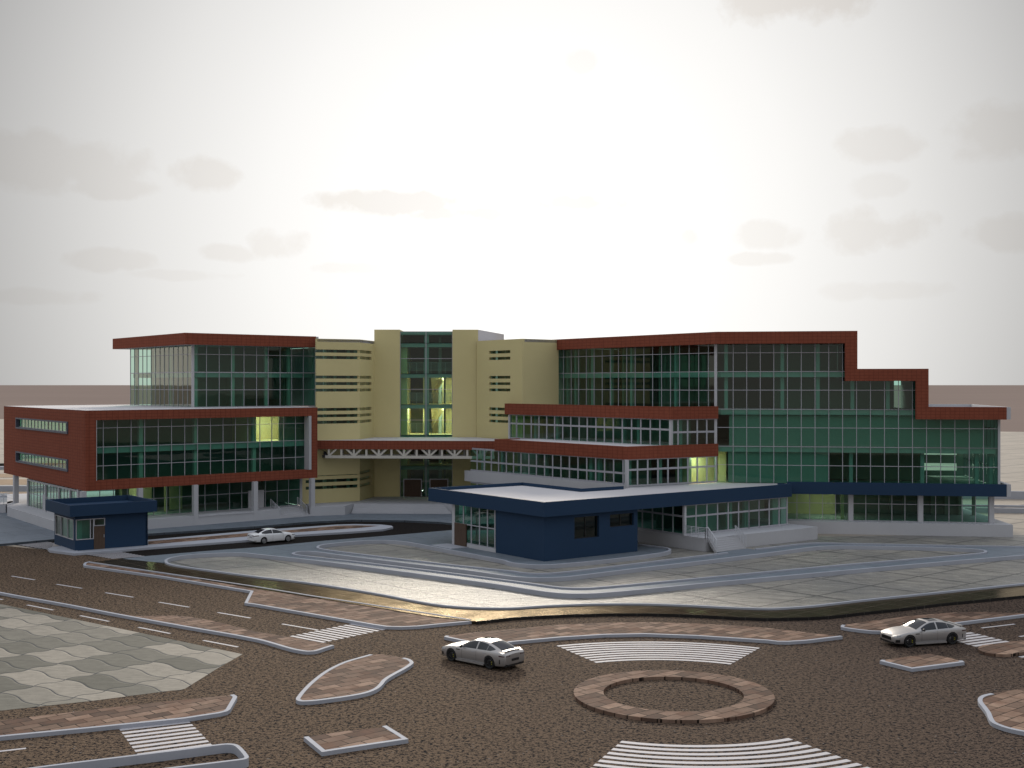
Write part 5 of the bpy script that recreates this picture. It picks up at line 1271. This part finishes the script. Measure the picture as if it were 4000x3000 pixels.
class Car:
    def __init__(c, tab, axles, rad):
        c.t = list(zip(*tab)); c.axles = axles; c.rad = rad
    def v(c, x):
        return [interp(c.t[0], c.t[k], x) for k in range(1, 6)]      # w, zs, zr, wr, zb
    def section(c, x):
        w, zs, zr, wr, zb = c.v(x)
        lo = [(0, zb), (w * .78, zb), (w * .92, zb + .03), (w * .975, zb + (zs - zb) * .18), (w * .992, zb + (zs - zb) * .42), (w, zb + (zs - zb) * .62), (w * .99, zb + (zs - zb) * .82), (w * .962, zs - .02), (w * .93, zs + .012)]
        up = []
        y0, z0 = lo[-1]; y1, z1 = wr, max(zr - .055, z0 + 0.004)
        for t in (.25, .5, .75, 1.0):
            bul = .022 * math.sin(math.pi * t) * min(1, max(0, (z1 - z0) / .3))
            up.append((y0 + (y1 - y0) * t + bul, z0 + (z1 - z0) * t))
        for k in (.9, .75, .5, .25, 0):
            up.append((wr * k, c.ztop(x, wr * k)))
        return lo + up
    def ztop(c, x, y):
        w, zs, zr, wr, zb = c.v(x)
        return zr - .055 * min(1, abs(y) / max(wr, .01))**2.4
    def yside(c, x, z):
        s = c.section(x); best = s[2][0]
        for (ya, za), (yb, zb) in zip(s[2:13], s[3:14]):
            if za <= z <= zb and zb > za: return ya + (yb - ya) * (z - za) / (zb - za)
        return best
    def body(c, name, mat, parent):
        xs = []
        T = c.t[0]; x = T[0]
        while x > T[-1]: xs.append(x); x -= .07 if abs(x) > 1.9 else .09
        xs.append(T[-1])
        m = MB(); n = None; rows = []
        for x in xs:
            s = c.section(x); full = [(x, y, z) for y, z in s] + [(x, -y, z) for y, z in reversed(s[1:-1])]
            n = len(full); rows.append(len(m.v)); m.v += full
        for a, b in zip(rows, rows[1:]):
            for i in range(n): m.f.append((a + i, b + i, b + (i + 1) % n, a + (i + 1) % n))
        m.f.append(tuple(rows[0] + i for i in range(n))); m.f.append(tuple(rows[-1] + i for i in reversed(range(n))))
        o = m.build(name, mat, None)
        for q in c.axles:                                            # cut the wheel arches
            cyl = bpy.data.meshes.new('arch'); import bmesh
            bm = bmesh.new(); bmesh.ops.create_cone(bm, cap_ends=True, segments=40, radius1=c.rad * 1.13, radius2=c.rad * 1.13, depth=4)
            bmesh.ops.rotate(bm, verts=bm.verts, matrix=__import__('mathutils').Matrix.Rotation(R(90), 3, 'X')); bmesh.ops.translate(bm, verts=bm.verts, vec=(q, 0, c.rad))
            bm.to_mesh(cyl); bm.free(); co = bpy.data.objects.new('arch', cyl); COL.objects.link(co)
            md = o.modifiers.new('b', 'BOOLEAN'); md.object = co; md.operation = 'DIFFERENCE'; md.solver = 'EXACT'
            dg = bpy.context.evaluated_depsgraph_get(); me = bpy.data.meshes.new_from_object(o.evaluated_get(dg))
            o.modifiers.clear(); o.data = me; bpy.data.objects.remove(co); bpy.data.meshes.remove(cyl)
        me = o.data; me.materials.clear(); me.materials.append(mat)
        me.polygons.foreach_set('use_smooth', [True] * len(me.polygons))
        bm = bmesh.new(); bm.from_mesh(me)
        bmesh.ops.recalc_face_normals(bm, faces=bm.faces)
        for e in bm.edges:
            if len(e.link_faces) == 2 and e.calc_face_angle(0) > R(38): e.smooth = False
        bm.to_mesh(me); bm.free()
        o.parent = parent
        return o
    def side_patch(c, name, x0, x1, zbot, ztop, mat, parent, side, off=.008, n=14, k=4):
        """A piece lying on the flank between two height functions."""
        m = MB(); rows = []
        for i in range(n + 1):
            x = x0 + (x1 - x0) * i / n; a, b = zbot(x), ztop(x)
            b = max(b, a + .002); rows.append([(x, side * (c.yside(x, a + (b - a) * j / k) + off), a + (b - a) * j / k) for j in range(k + 1)])
        for r in rows: m.v += r
        for i in range(n):
            for j in range(k):
                q = (i * (k + 1) + j, (i + 1) * (k + 1) + j, (i + 1) * (k + 1) + j + 1, i * (k + 1) + j + 1)
                m.f.append(q if side * (x1 - x0) < 0 else tuple(reversed(q)))
        return m.build(name, mat, parent, True)
    def top_patch(c, name, x0, x1, wfun, mat, parent, off=.008, n=12, k=10):
        m = MB()
        for i in range(n + 1):
            x = x0 + (x1 - x0) * i / n; w = wfun(x)
            for j in range(k + 1):
                y = w * (2 * j / k - 1); m.v.append((x + off * .6, y, c.ztop(x, y) + off))
        for i in range(n):
            for j in range(k):
                a = i * (k + 1) + j; q = (a, a + 1, a + k + 2, a + k + 1)
                m.f.append(q if x1 > x0 else tuple(reversed(q)))
        m.f = [tuple(reversed(f)) for f in m.f]
        return m.build(name, mat, parent, True)
def disc_lathe(m, prof, n, cy=0.0):
    """Lathe about the y axis: prof is (radius, y)."""
    b = len(m.v); k = len(prof)
    for i in range(n):
        a = 2 * math.pi * i / n
        for r, y in prof: m.v.append((r * math.cos(a), y + cy, r * math.sin(a)))
    for i in range(n):
        for j in range(k - 1):
            m.f.append((b + i * k + j, b + i * k + j + 1, b + ((i + 1) % n) * k + j + 1, b + ((i + 1) % n) * k + j))
def wheel(c, x, side, yout, parent, rim_mat, spokes, caliper):
    r = c.rad; s = side
    m = MB(); prof = [(r * .70, -.10), (r * .96, -.11), (r, -.08), (r, .08), (r * .96, .108), (r * .86, .115), (r * .74, .10), (r * .70, .06)]
    disc_lathe(m, [(a, s * b) for a, b in prof], 32); t = m.build('wheel', M['tyre'], parent, True)
    t.location = (x, s * (yout - .10), r)
    m = MB(); disc_lathe(m, [(r * .73, s * .05), (r * .735, s * .10), (r * .68, s * .098), (r * .66, s * .02), (r * .2, s * .015), (0.001, s * .015)], 32)
    m.build('rim_barrel', M['black'] if caliper else M['rim_dark'], t, True)
    m = MB(); disc_lathe(m, [(r * .725, s * .085), (r * .725, s * .112), (r * .665, s * .108), (r * .665, s * .07)], 32)
    for i in range(spokes):
        a = 2 * math.pi * i / spokes
        for da in ((-.09, .09) if caliper else (0,)):
            m.bar((r * .10 * math.cos(a), s * .07, r * .10 * math.sin(a)), (r * .69 * math.cos(a + da), s * .095, r * .69 * math.sin(a + da)), .022 if caliper else .042, .03)
    disc_lathe(m, [(r * .15, s * .06), (r * .13, s * .10), (0.001, s * .10)], 14)
    m.build('rim', rim_mat, t)
    m = MB(); disc_lathe(m, [(r * .5, s * .03), (r * .5, s * .042), (r * .15, s * .042)], 24); m.build('brake_disc', M['rim_light'], t, True)
    if caliper:
        m = MB()
        for i in range(5):
            a0, a1 = R(-38 + i * 16), R(-38 + (i + 1) * 16); q = -1
            for ra, rb in ((r * .40, r * .60),):
                p = [(q * ra * math.cos(a0), ra * math.sin(a0)), (q * rb * math.cos(a0), rb * math.sin(a0)), (q * rb * math.cos(a1), rb * math.sin(a1)), (q * ra * math.cos(a1), ra * math.sin(a1))]
                m.add([(u_, s * .03, w_) for u_, w_ in p] + [(u_, s * .068, w_) for u_, w_ in p], [(0, 1, 2, 3), (7, 6, 5, 4), (0, 4, 5, 1), (1, 5, 6, 2), (2, 6, 7, 3), (3, 7, 4, 0)])
        m.build('brake_caliper', M['caliper'], t)
    return t
def ellipsoid(m, c, r, n=10, k=7):
    b = len(m.v)
    for i in range(k + 1):
        f = math.pi * i / k
        for j in range(n):
            a = 2 * math.pi * j / n; m.v.append((c[0] + r[0] * math.sin(f) * math.cos(a), c[1] + r[1] * math.sin(f) * math.sin(a), c[2] + r[2] * math.cos(f)))
    for i in range(k):
        for j in range(n): m.f.append((b + i * n + j, b + (i + 1) * n + j, b + (i + 1) * n + (j + 1) % n, b + i * n + (j + 1) % n))

FAST = [  # x, half width, shoulder, roof line, roof half width, underside
 (2.52, .60, .585, .62, .50, .33), (2.47, .76, .64, .69, .60, .25), (2.34, .86, .70, .765, .68, .21), (2.1, .925, .765, .84, .74, .19), (1.8, .955, .825, .905, .765, .18), (1.5, .968, .868, .95, .775, .18), (1.2, .965, .89, .985, .775, .18),
 (.98, .958, .902, 1.01, .76, .18), (.8, .952, .908, 1.085, .73, .18), (.5, .948, .915, 1.235, .68, .18), (.2, .945, .925, 1.36, .625, .18), (-.1, .945, .935, 1.43, .595, .18), (-.5, .947, .948, 1.45, .585, .18), (-.9, .955, .962, 1.42, .58, .18),
 (-1.3, .97, .975, 1.34, .585, .18), (-1.65, .972, .98, 1.235, .60, .19), (-1.95, .955, .975, 1.13, .64, .20), (-2.2, .92, .96, 1.045, .68, .22), (-2.38, .88, .94, 1.00, .72, .24), (-2.48, .83, .90, .955, .72, .28), (-2.53, .78, .86, .90, .68, .36)]
SED = [
 (2.30, .58, .60, .65, .50, .33), (2.25, .72, .66, .72, .58, .24), (2.12, .80, .72, .79, .63, .20), (1.9, .85, .785, .86, .68, .18), (1.6, .875, .84, .925, .70, .17), (1.35, .885, .87, .965, .70, .17), (1.1, .885, .89, 1.01, .69, .17),
 (.9, .882, .90, 1.085, .67, .17), (.6, .88, .915, 1.225, .62, .17), (.3, .878, .925, 1.34, .575, .17), (0, .878, .935, 1.41, .55, .17), (-.4, .878, .945, 1.435, .54, .17), (-.8, .88, .955, 1.415, .54, .17), (-1.15, .885, .96, 1.345, .55, .17),
 (-1.45, .885, .965, 1.235, .57, .18), (-1.7, .88, .965, 1.12, .61, .19), (-1.9, .868, .96, 1.055, .65, .20), (-2.1, .845, .95, 1.035, .67, .22), (-2.24, .81, .93, 1.01, .67, .25), (-2.32, .76, .87, .93, .64, .33)]
CAR_K = 0.913
def fastback(label):
    c = Car(FAST, (1.52, -1.43), .36)
    r = root('parked_car', (0, 0, 0), label, 'car', 'cars', world=False)
    c.body('body', M['silver'], r)
    zw = lambda x: c.v(x)[1] + .03
    def ztw(x):
        w, zs, zr, wr, zb = c.v(x); return zr - .095
    for s in (1, -1):
        c.side_patch('side_window', .72, -.38, zw, lambda x: min(ztw(x), zs_line(x)), M['car_glass'], r, s) if False else c.side_patch('side_window', .66, -.36, zw, ztw, M['car_glass'], r, s)
        c.side_patch('side_window', -.46, -1.17, zw, ztw, M['car_glass'], r, s)
        c.side_patch('side_window', -1.20, -1.72, lambda x: zw(x) + max(0, (-1.45 - x)) * .25, lambda x: ztw(x) - .01, M['car_glass'], r, s)
        m = MB(); ellipsoid(m, (.62, s * 1.06, 1.0), (.07, .12, .075)); m.bar((.62, s * .9, .95), (.6, s * 1.0, .97), .05); m.build('wing_mirror', M['black'], r, True)
        for x, z in ((-.18, .80), (-1.02, .83)):
            c.side_patch('door_handle', x + .11, x - .11, lambda q, z=z: z, lambda q, z=z: z + .035, M['frame'], r, s, .022, 3, 1)
        c.side_patch('side_vent', 1.13, .83, lambda q: .745, lambda q: .80, M['black'], r, s, .006, 4, 1)
        c.side_patch('door_seam', .70, .685, lambda q: .30, lambda q: zw(q), M['black'], r, s, .003, 1, 8)
        c.side_patch('door_seam', -.40, -.412, lambda q: .30, lambda q: zw(q), M['black'], r, s, .003, 1, 8)
        m = MB(); m.box(-1.02, 1.12, s * .93 - .05, s * .93 + .06, .15, .24); m.build('side_skirt', M['silver'], r)
        hl = c.side_patch('headlight', 2.43, 2.02, lambda q: .60 + (2.43 - q) * .10, lambda q: .665 + (2.43 - q) * .16, M['lens'], r, s, .008, 8, 2)
        c.side_patch('headlight_lens', 2.38, 2.10, lambda q: .635 + (2.38 - q) * .12, lambda q: .655 + (2.38 - q) * .12, M['black'], hl, s, .012, 5, 1)
        tl = c.side_patch('tail_light', -2.12, -2.47, lambda q: .775, lambda q: .84 + (q + 2.47) * .02, M['tail'], r, s, .006, 8, 1)
        m = MB(); m.box(-2.535, -2.50, min(s * .42, s * .76), max(s * .42, s * .76), .775, .84); m.build('tail_light', M['tail'], r)
        m = MB(); m.box(-2.540, -2.50, min(s * .48, s * .74), max(s * .48, s * .74), .80, .812); m.build('light_strip', M['lens'], r)
        c.side_patch('bumper_vent', 2.42, 2.16, lambda q: .30, lambda q: .47, M['black'], r, s, .006, 6, 2)
        c.side_patch('bumper_vent', -2.14, -2.20, lambda q: .38, lambda q: .62, M['black'], r, s, .004, 2, 4)
        m = MB(); m.box(-2.56, -2.48, s * .52 - .11, s * .52 + .11, .27, .33); m.build('exhaust_pipe', M['rim_dark'], r)
        for ax in c.axles: wheel(c, ax, s, .965, r, M['rim_dark'], 10, True)
    c.top_patch('windscreen', .93, .10, lambda x: c.v(x)[3] * .90, M['car_glass'], r)
    c.top_patch('rear_window', -1.18, -2.12, lambda x: c.v(x)[3] * .86, M['car_glass'], r)
    c.top_patch('sunroof', -.12, -.72, lambda x: c.v(x)[3] * .78, M['car_glass'], r)
    m = MB(); m.box(2.44, 2.535, -.50, .50, .40, .60)
    g = m.build('grille', M['black'], r); m = MB()
    for i in range(15): m.box(2.53, 2.545, -.47 + i * .067 - .006, -.47 + i * .067 + .006, .41, .59)
    m.build('grille_bars', M['rim_dark'], g)
    m = MB(); m.box(2.36, 2.50, -.72, .72, .20, .33); m.build('front_splitter', M['black'], r)
    m = MB(); m.box(-2.51, -2.35, -.76, .76, .22, .40); m.build('rear_diffuser', M['black'], r)
    m = MB(); m.box(-2.545, -2.50, -.30, .30, .50, .64); m.build('plate_recess', M['rim_dark'], r)
    m = MB(); m.prism([(-2.18, -.70), (-2.36, -.70), (-2.36, .70), (-2.18, .70)], 1.062, 1.078); sp = m.build('rear_spoiler', M['silver'], r)
    m = MB()
    for s in (1, -1): m.bar((-2.28, s * .55, .99), (-2.28, s * .55, 1.065), .04)
    m.build('spoiler_stay', M['black'], sp)
    for s in (1, -1):
        pass
    return r, c
def sedan(label):
    c = Car(SED, (1.38, -1.32), .335)
    r = root('parked_car', (0, 0, 0), label, 'car', 'cars', world=False)
    c.body('body', M['car_white'], r)
    zw = lambda x: c.v(x)[1] + .03
    ztw = lambda x: c.v(x)[2] - .09
    for s in (1, -1):
        c.side_patch('side_window', .80, -.30, zw, ztw, M['car_glass'], r, s)
        c.side_patch('side_window', -.36, -1.50, lambda x: zw(x) + max(0, -1.2 - x) * .12, ztw, M['car_glass'], r, s)
        m = MB(); ellipsoid(m, (.72, s * .99, .99), (.07, .11, .075)); m.bar((.72, s * .85, .95), (.72, s * .92, .96), .05); m.build('wing_mirror', M['car_white'], r, True)
        for x, z in ((-.12, .82), (-.98, .84)):
            c.side_patch('door_handle', x + .1, x - .1, lambda q, z=z: z, lambda q, z=z: z + .03, M['car_white'], r, s, .022, 3, 1)
        for x in (.82, -.33, -1.16): c.side_patch('door_seam', x, x - .010, lambda q: .30, lambda q: zw(q), M['rim_dark'], r, s, .003, 1, 8)
        c.side_patch('headlight', 2.20, 1.82, lambda q: .62 + (2.2 - q) * .14, lambda q: .68 + (2.2 - q) * .17, M['black'], r, s, .006, 8, 2)
        c.side_patch('tail_light', -1.88, -2.29, lambda q: .80 + (q + 2.29) * .02, lambda q: .885, M['tail'], r, s, .006, 8, 2)
        m = MB(); m.box(-2.335, -2.30, min(s * .30, s * .76), max(s * .30, s * .76), .80, .865); m.build('tail_light', M['tail'], r)
        c.side_patch('fog_lamp', 2.22, 2.05, lambda q: .34, lambda q: .46, M['black'], r, s, .006, 5, 1)
        c.side_patch('reflector', -2.12, -2.28, lambda q: .33, lambda q: .37, M['tail'], r, s, .006, 3, 1)
        for ax in c.axles: wheel(c, ax, s, .878, r, M['rim_light'], 10, False)
    c.top_patch('windscreen', 1.03, .22, lambda x: c.v(x)[3] * .9, M['car_glass'], r)
    c.top_patch('rear_window', -1.02, -1.80, lambda x: c.v(x)[3] * .88, M['car_glass'], r)
    m = MB(); m.box(2.22, 2.315, -.46, .46, .36, .50); m.build('grille', M['black'], r)
    m = MB(); m.box(-2.335, -2.30, -.26, .26, .62, .74); m.build('plate_recess', M['frame'], r)
    return r, c
def place(r, c, pf, pr, left_visible):
    """Stand the car with its visible wheels on two surveyed ground points."""
    f, b = Vector(pf), Vector(pr); d = (f - b).normalized(); a = math.atan2(d.y, d.x)
    side = Vector((-d.y, d.x)) if left_visible else Vector((d.y, -d.x))
    hw = c.v(0)[0] * CAR_K * .98
    mid = (f + b) / 2 - side * hw
    off = (c.axles[0] + c.axles[1]) / 2 * CAR_K
    r.location = (mid.x - d.x * off, mid.y - d.y * off, 0.012); r.rotation_euler = (0, 0, a); r.scale = (CAR_K,) * 3
car1, c1 = fastback('silver fastback seen from behind beside the leaf shaped island')
place(car1, c1, at(1763.3, 2583.8), at(1911.6, 2614.5), True)
car2 = car1.copy(); COL.objects.link(car2)
car2['label'] = 'silver fastback facing the camera beside the diamond shaped island'
for ch in list(car1.children):
    q = ch.copy(); COL.objects.link(q); q.parent = car2
    for g in ch.children:
        k = g.copy(); COL.objects.link(k); k.parent = q
place(car2, c1, at(3553.8, 2529.2), at(3719.3, 2518.3), True)
car3, c3 = sedan('white sedan driving on the dark asphalt beside the driveway median')
place(car3, c3, at(1125.8, 2116.8), at(1031.4, 2125.5), False)
# ================================================================== SKY, SUN, CAMERA
SUN_EL, SUN_AZ = R(21), R(-2.0)                # straight ahead of the camera, behind the buildings
w = bpy.data.worlds.new('World'); scene.world = w; w.use_nodes = True
t = NT(w.node_tree); t.n.clear()
out = t.node('ShaderNodeOutputWorld')
sky = t.node('ShaderNodeTexSky'); sky.sky_type = 'NISHITA'; sky.sun_disc = False
sky.sun_elevation = SUN_EL; sky.sun_rotation = SUN_AZ; sky.altitude = 50; sky.air_density = 1.0; sky.dust_density = 1.5; sky.ozone_density = 1.5
D = t.node('ShaderNodeTexCoord').outputs['Generated']
nv = t.node('ShaderNodeVectorMath', {0: D}, operation='NORMALIZE').outputs[0]
sp = t.node('ShaderNodeSeparateXYZ', {0: nv})
def ang(az, el):
    v = (math.sin(R(az)) * math.cos(R(el)), math.cos(R(az)) * math.cos(R(el)), math.sin(R(el)))
    d = t.node('ShaderNodeVectorMath', {0: nv, 1: v}, operation='DOT_PRODUCT').outputs['Value']
    return t.math('MULTIPLY', t.math('ARCCOSINE', t.math('MINIMUM', d, 0.99999)), 57.2958)
a1 = ang(0.8, 7.0)
glow = t.ramp(t.math('DIVIDE', a1, 90.0), [(p, (c, c * 0.982, c * 0.948)) for p, c in ((0.0, 0.95), (0.04, 0.86), (0.089, 0.71), (0.133, 0.63), (0.189, 0.48), (0.244, 0.29), (0.289, 0.14), (0.34, 0.07), (0.45, 0.05), (0.75, 0.03))], 'LINEAR')
# flat grey-beige clouds, each at its own bearing and height
AZ = t.math('MULTIPLY', t.math('ARCTAN2', sp.outputs[0], sp.outputs[1]), 57.2958)
EL = t.math('MULTIPLY', t.math('ARCSINE', sp.outputs[2]), 57.2958)
wob = t.node('ShaderNodeTexNoise', {'Vector': nv, 'Scale': 26.0, 'Detail': 5.0, 'Roughness': 0.6})
wob2 = t.math('SUBTRACT', wob.outputs['Fac'], 0.5)
cl = None
CLOUDS = [(2.0, 9.6, 0.2, 0.1, .0)]
for u_, v_, a_, b_, k_ in [(190, 690, 400, 120, .75), (420, 770, 230, 45, .75), (795, 705, 150, 75, 1), (1540, 795, 330, 50, 1.45), (1780, 840, 200, 38, 1.4), (2270, 795, 210, 45, 1.4), (3090, -20, 360, 150, 1.5), (3435, 600, 170, 75, .8), (3920, 590, 220, 120, .8),
                           (3440, 925, 230, 95, .9), (3000, 930, 130, 60, .8), (1085, 955, 130, 70, .9), (880, 1000, 110, 40, .8), (2694, 930, 45, 36, .8), (2965, 1020, 130, 28, .8), (416, 1040, 190, 45, .7), (3940, 950, 170, 75, .8), (2000, 735, 60, 22, .7), (2270, 240, 70, 45, .6),
                           (700, 1090, 200, 25, .5), (1400, 1050, 180, 25, .5), (3500, 1150, 300, 40, .5), (2500, 1000, 60, 22, .6), (3430, 760, 110, 50, .5), (150, 1180, 220, 35, .5)]:
    az, e_l = math.degrees(math.atan((u_ - 2000) / F)), math.degrees(math.atan((1500 - v_) / F))
    da, de = a_ / F * 57.3, b_ / F * 57.3
    p = t.math('MULTIPLY', t.math('SUBTRACT', AZ, az), 1 / da); q = t.math('MULTIPLY', t.math('SUBTRACT', EL, e_l), 1 / de)
    d2 = t.math('ADD', t.math('MULTIPLY', p, p), t.math('MULTIPLY', q, q))
    s_ = t.math('SUBTRACT', t.math('ADD', 1.0, t.math('MULTIPLY', wob2, 3.2)), d2)
    s_ = t.math('MULTIPLY', t.math('MULTIPLY', s_, 1.6, clamp=True), k_)
    cl = s_ if cl is None else t.math('MAXIMUM', cl, s_)
GLOW, NIS, OVR = 1.15, 0.10, 1.0
nis = t.mix(1.0, sky.outputs[0], (NIS, NIS, NIS), 'MULTIPLY')
nis = t.node('ShaderNodeVectorMath', {0: nis, 1: (0.15, 0.150, 0.152)}, operation='MINIMUM').outputs[0]
el = t.math('MAXIMUM', sp.outputs[2], 0.0)
deck = t.ramp(el, [(0.0, (0.10, 0.10, 0.097)), (0.30, (0.09, 0.09, 0.092)), (0.55, (0.28, 0.295, 0.335)), (1.0, (0.45, 0.48, 0.56))])
deck = t.node('ShaderNodeVectorMath', {0: deck, 1: (OVR,) * 3}, operation='MULTIPLY').outputs[0]
bk = t.ramp(t.math('DIVIDE', a1, 180.0), [(0.0, (0.0, 0.0, 0.0)), (0.17, (0.0, 0.0, 0.0)), (0.25, (0.30, 0.28, 0.24)), (0.33, (0.46, 0.43, 0.38)), (0.5, (0.27, 0.26, 0.25)), (0.7, (0.21, 0.206, 0.203)), (1.0, (0.35, 0.342, 0.335))])
veil = t.node('ShaderNodeVectorMath', {0: glow, 1: (GLOW,) * 3}, operation='MULTIPLY').outputs[0]
tot = t.node('ShaderNodeVectorMath', {0: nis, 1: veil}, operation='ADD').outputs[0]
tot = t.node('ShaderNodeVectorMath', {0: tot, 1: deck}, operation='ADD').outputs[0]
tot = t.node('ShaderNodeVectorMath', {0: tot, 1: bk}, operation='ADD').outputs[0]
tot = t.mix(t.math('MULTIPLY', cl, 0.36), tot, t.mix(1.0, t.node('ShaderNodeVectorMath', {0: tot, 1: (1.05, 1.05, 1.05)}, operation='MINIMUM').outputs[0], (0.80, 0.75, 0.70), 'MULTIPLY'))
bg = t.node('ShaderNodeBackground', {'Color': tot, 'Strength': 1.0})
t.l.new(bg.outputs[0], out.inputs[0])
sun = bpy.data.lights.new('sun', 'SUN'); sun.energy = 2.7; sun.angle = R(11); sun.color = (1.0, 0.90, 0.76)
so = bpy.data.objects.new('sun', sun); COL.objects.link(so)
sd = Vector((math.sin(SUN_AZ) * math.cos(SUN_EL), math.cos(SUN_AZ) * math.cos(SUN_EL), math.sin(SUN_EL)))
so.rotation_euler = (-sd).to_track_quat('-Z', 'Y').to_euler()
cam = bpy.data.cameras.new('camera'); cam.sensor_width = 36; cam.lens = F * 36 / 4000; cam.clip_end = 40000; cam.clip_start = 0.5
co = bpy.data.objects.new('camera', cam); COL.objects.link(co)
co.location = (0, 0, H); co.rotation_euler = (R(90), 0, 0); scene.camera = co
vs = scene.view_settings
vs.view_transform = 'Standard'; vs.look = 'None'; vs.exposure = 0.0; vs.gamma = 1.0; vs.use_curve_mapping = False
scene.render.film_transparent = False
cy = scene.cycles
cy.use_denoising = True; cy.max_bounces = 7; cy.transparent_max_bounces = 24; cy.sample_clamp_indirect = 4.0; cy.caustics_reflective = False; cy.caustics_refractive = False
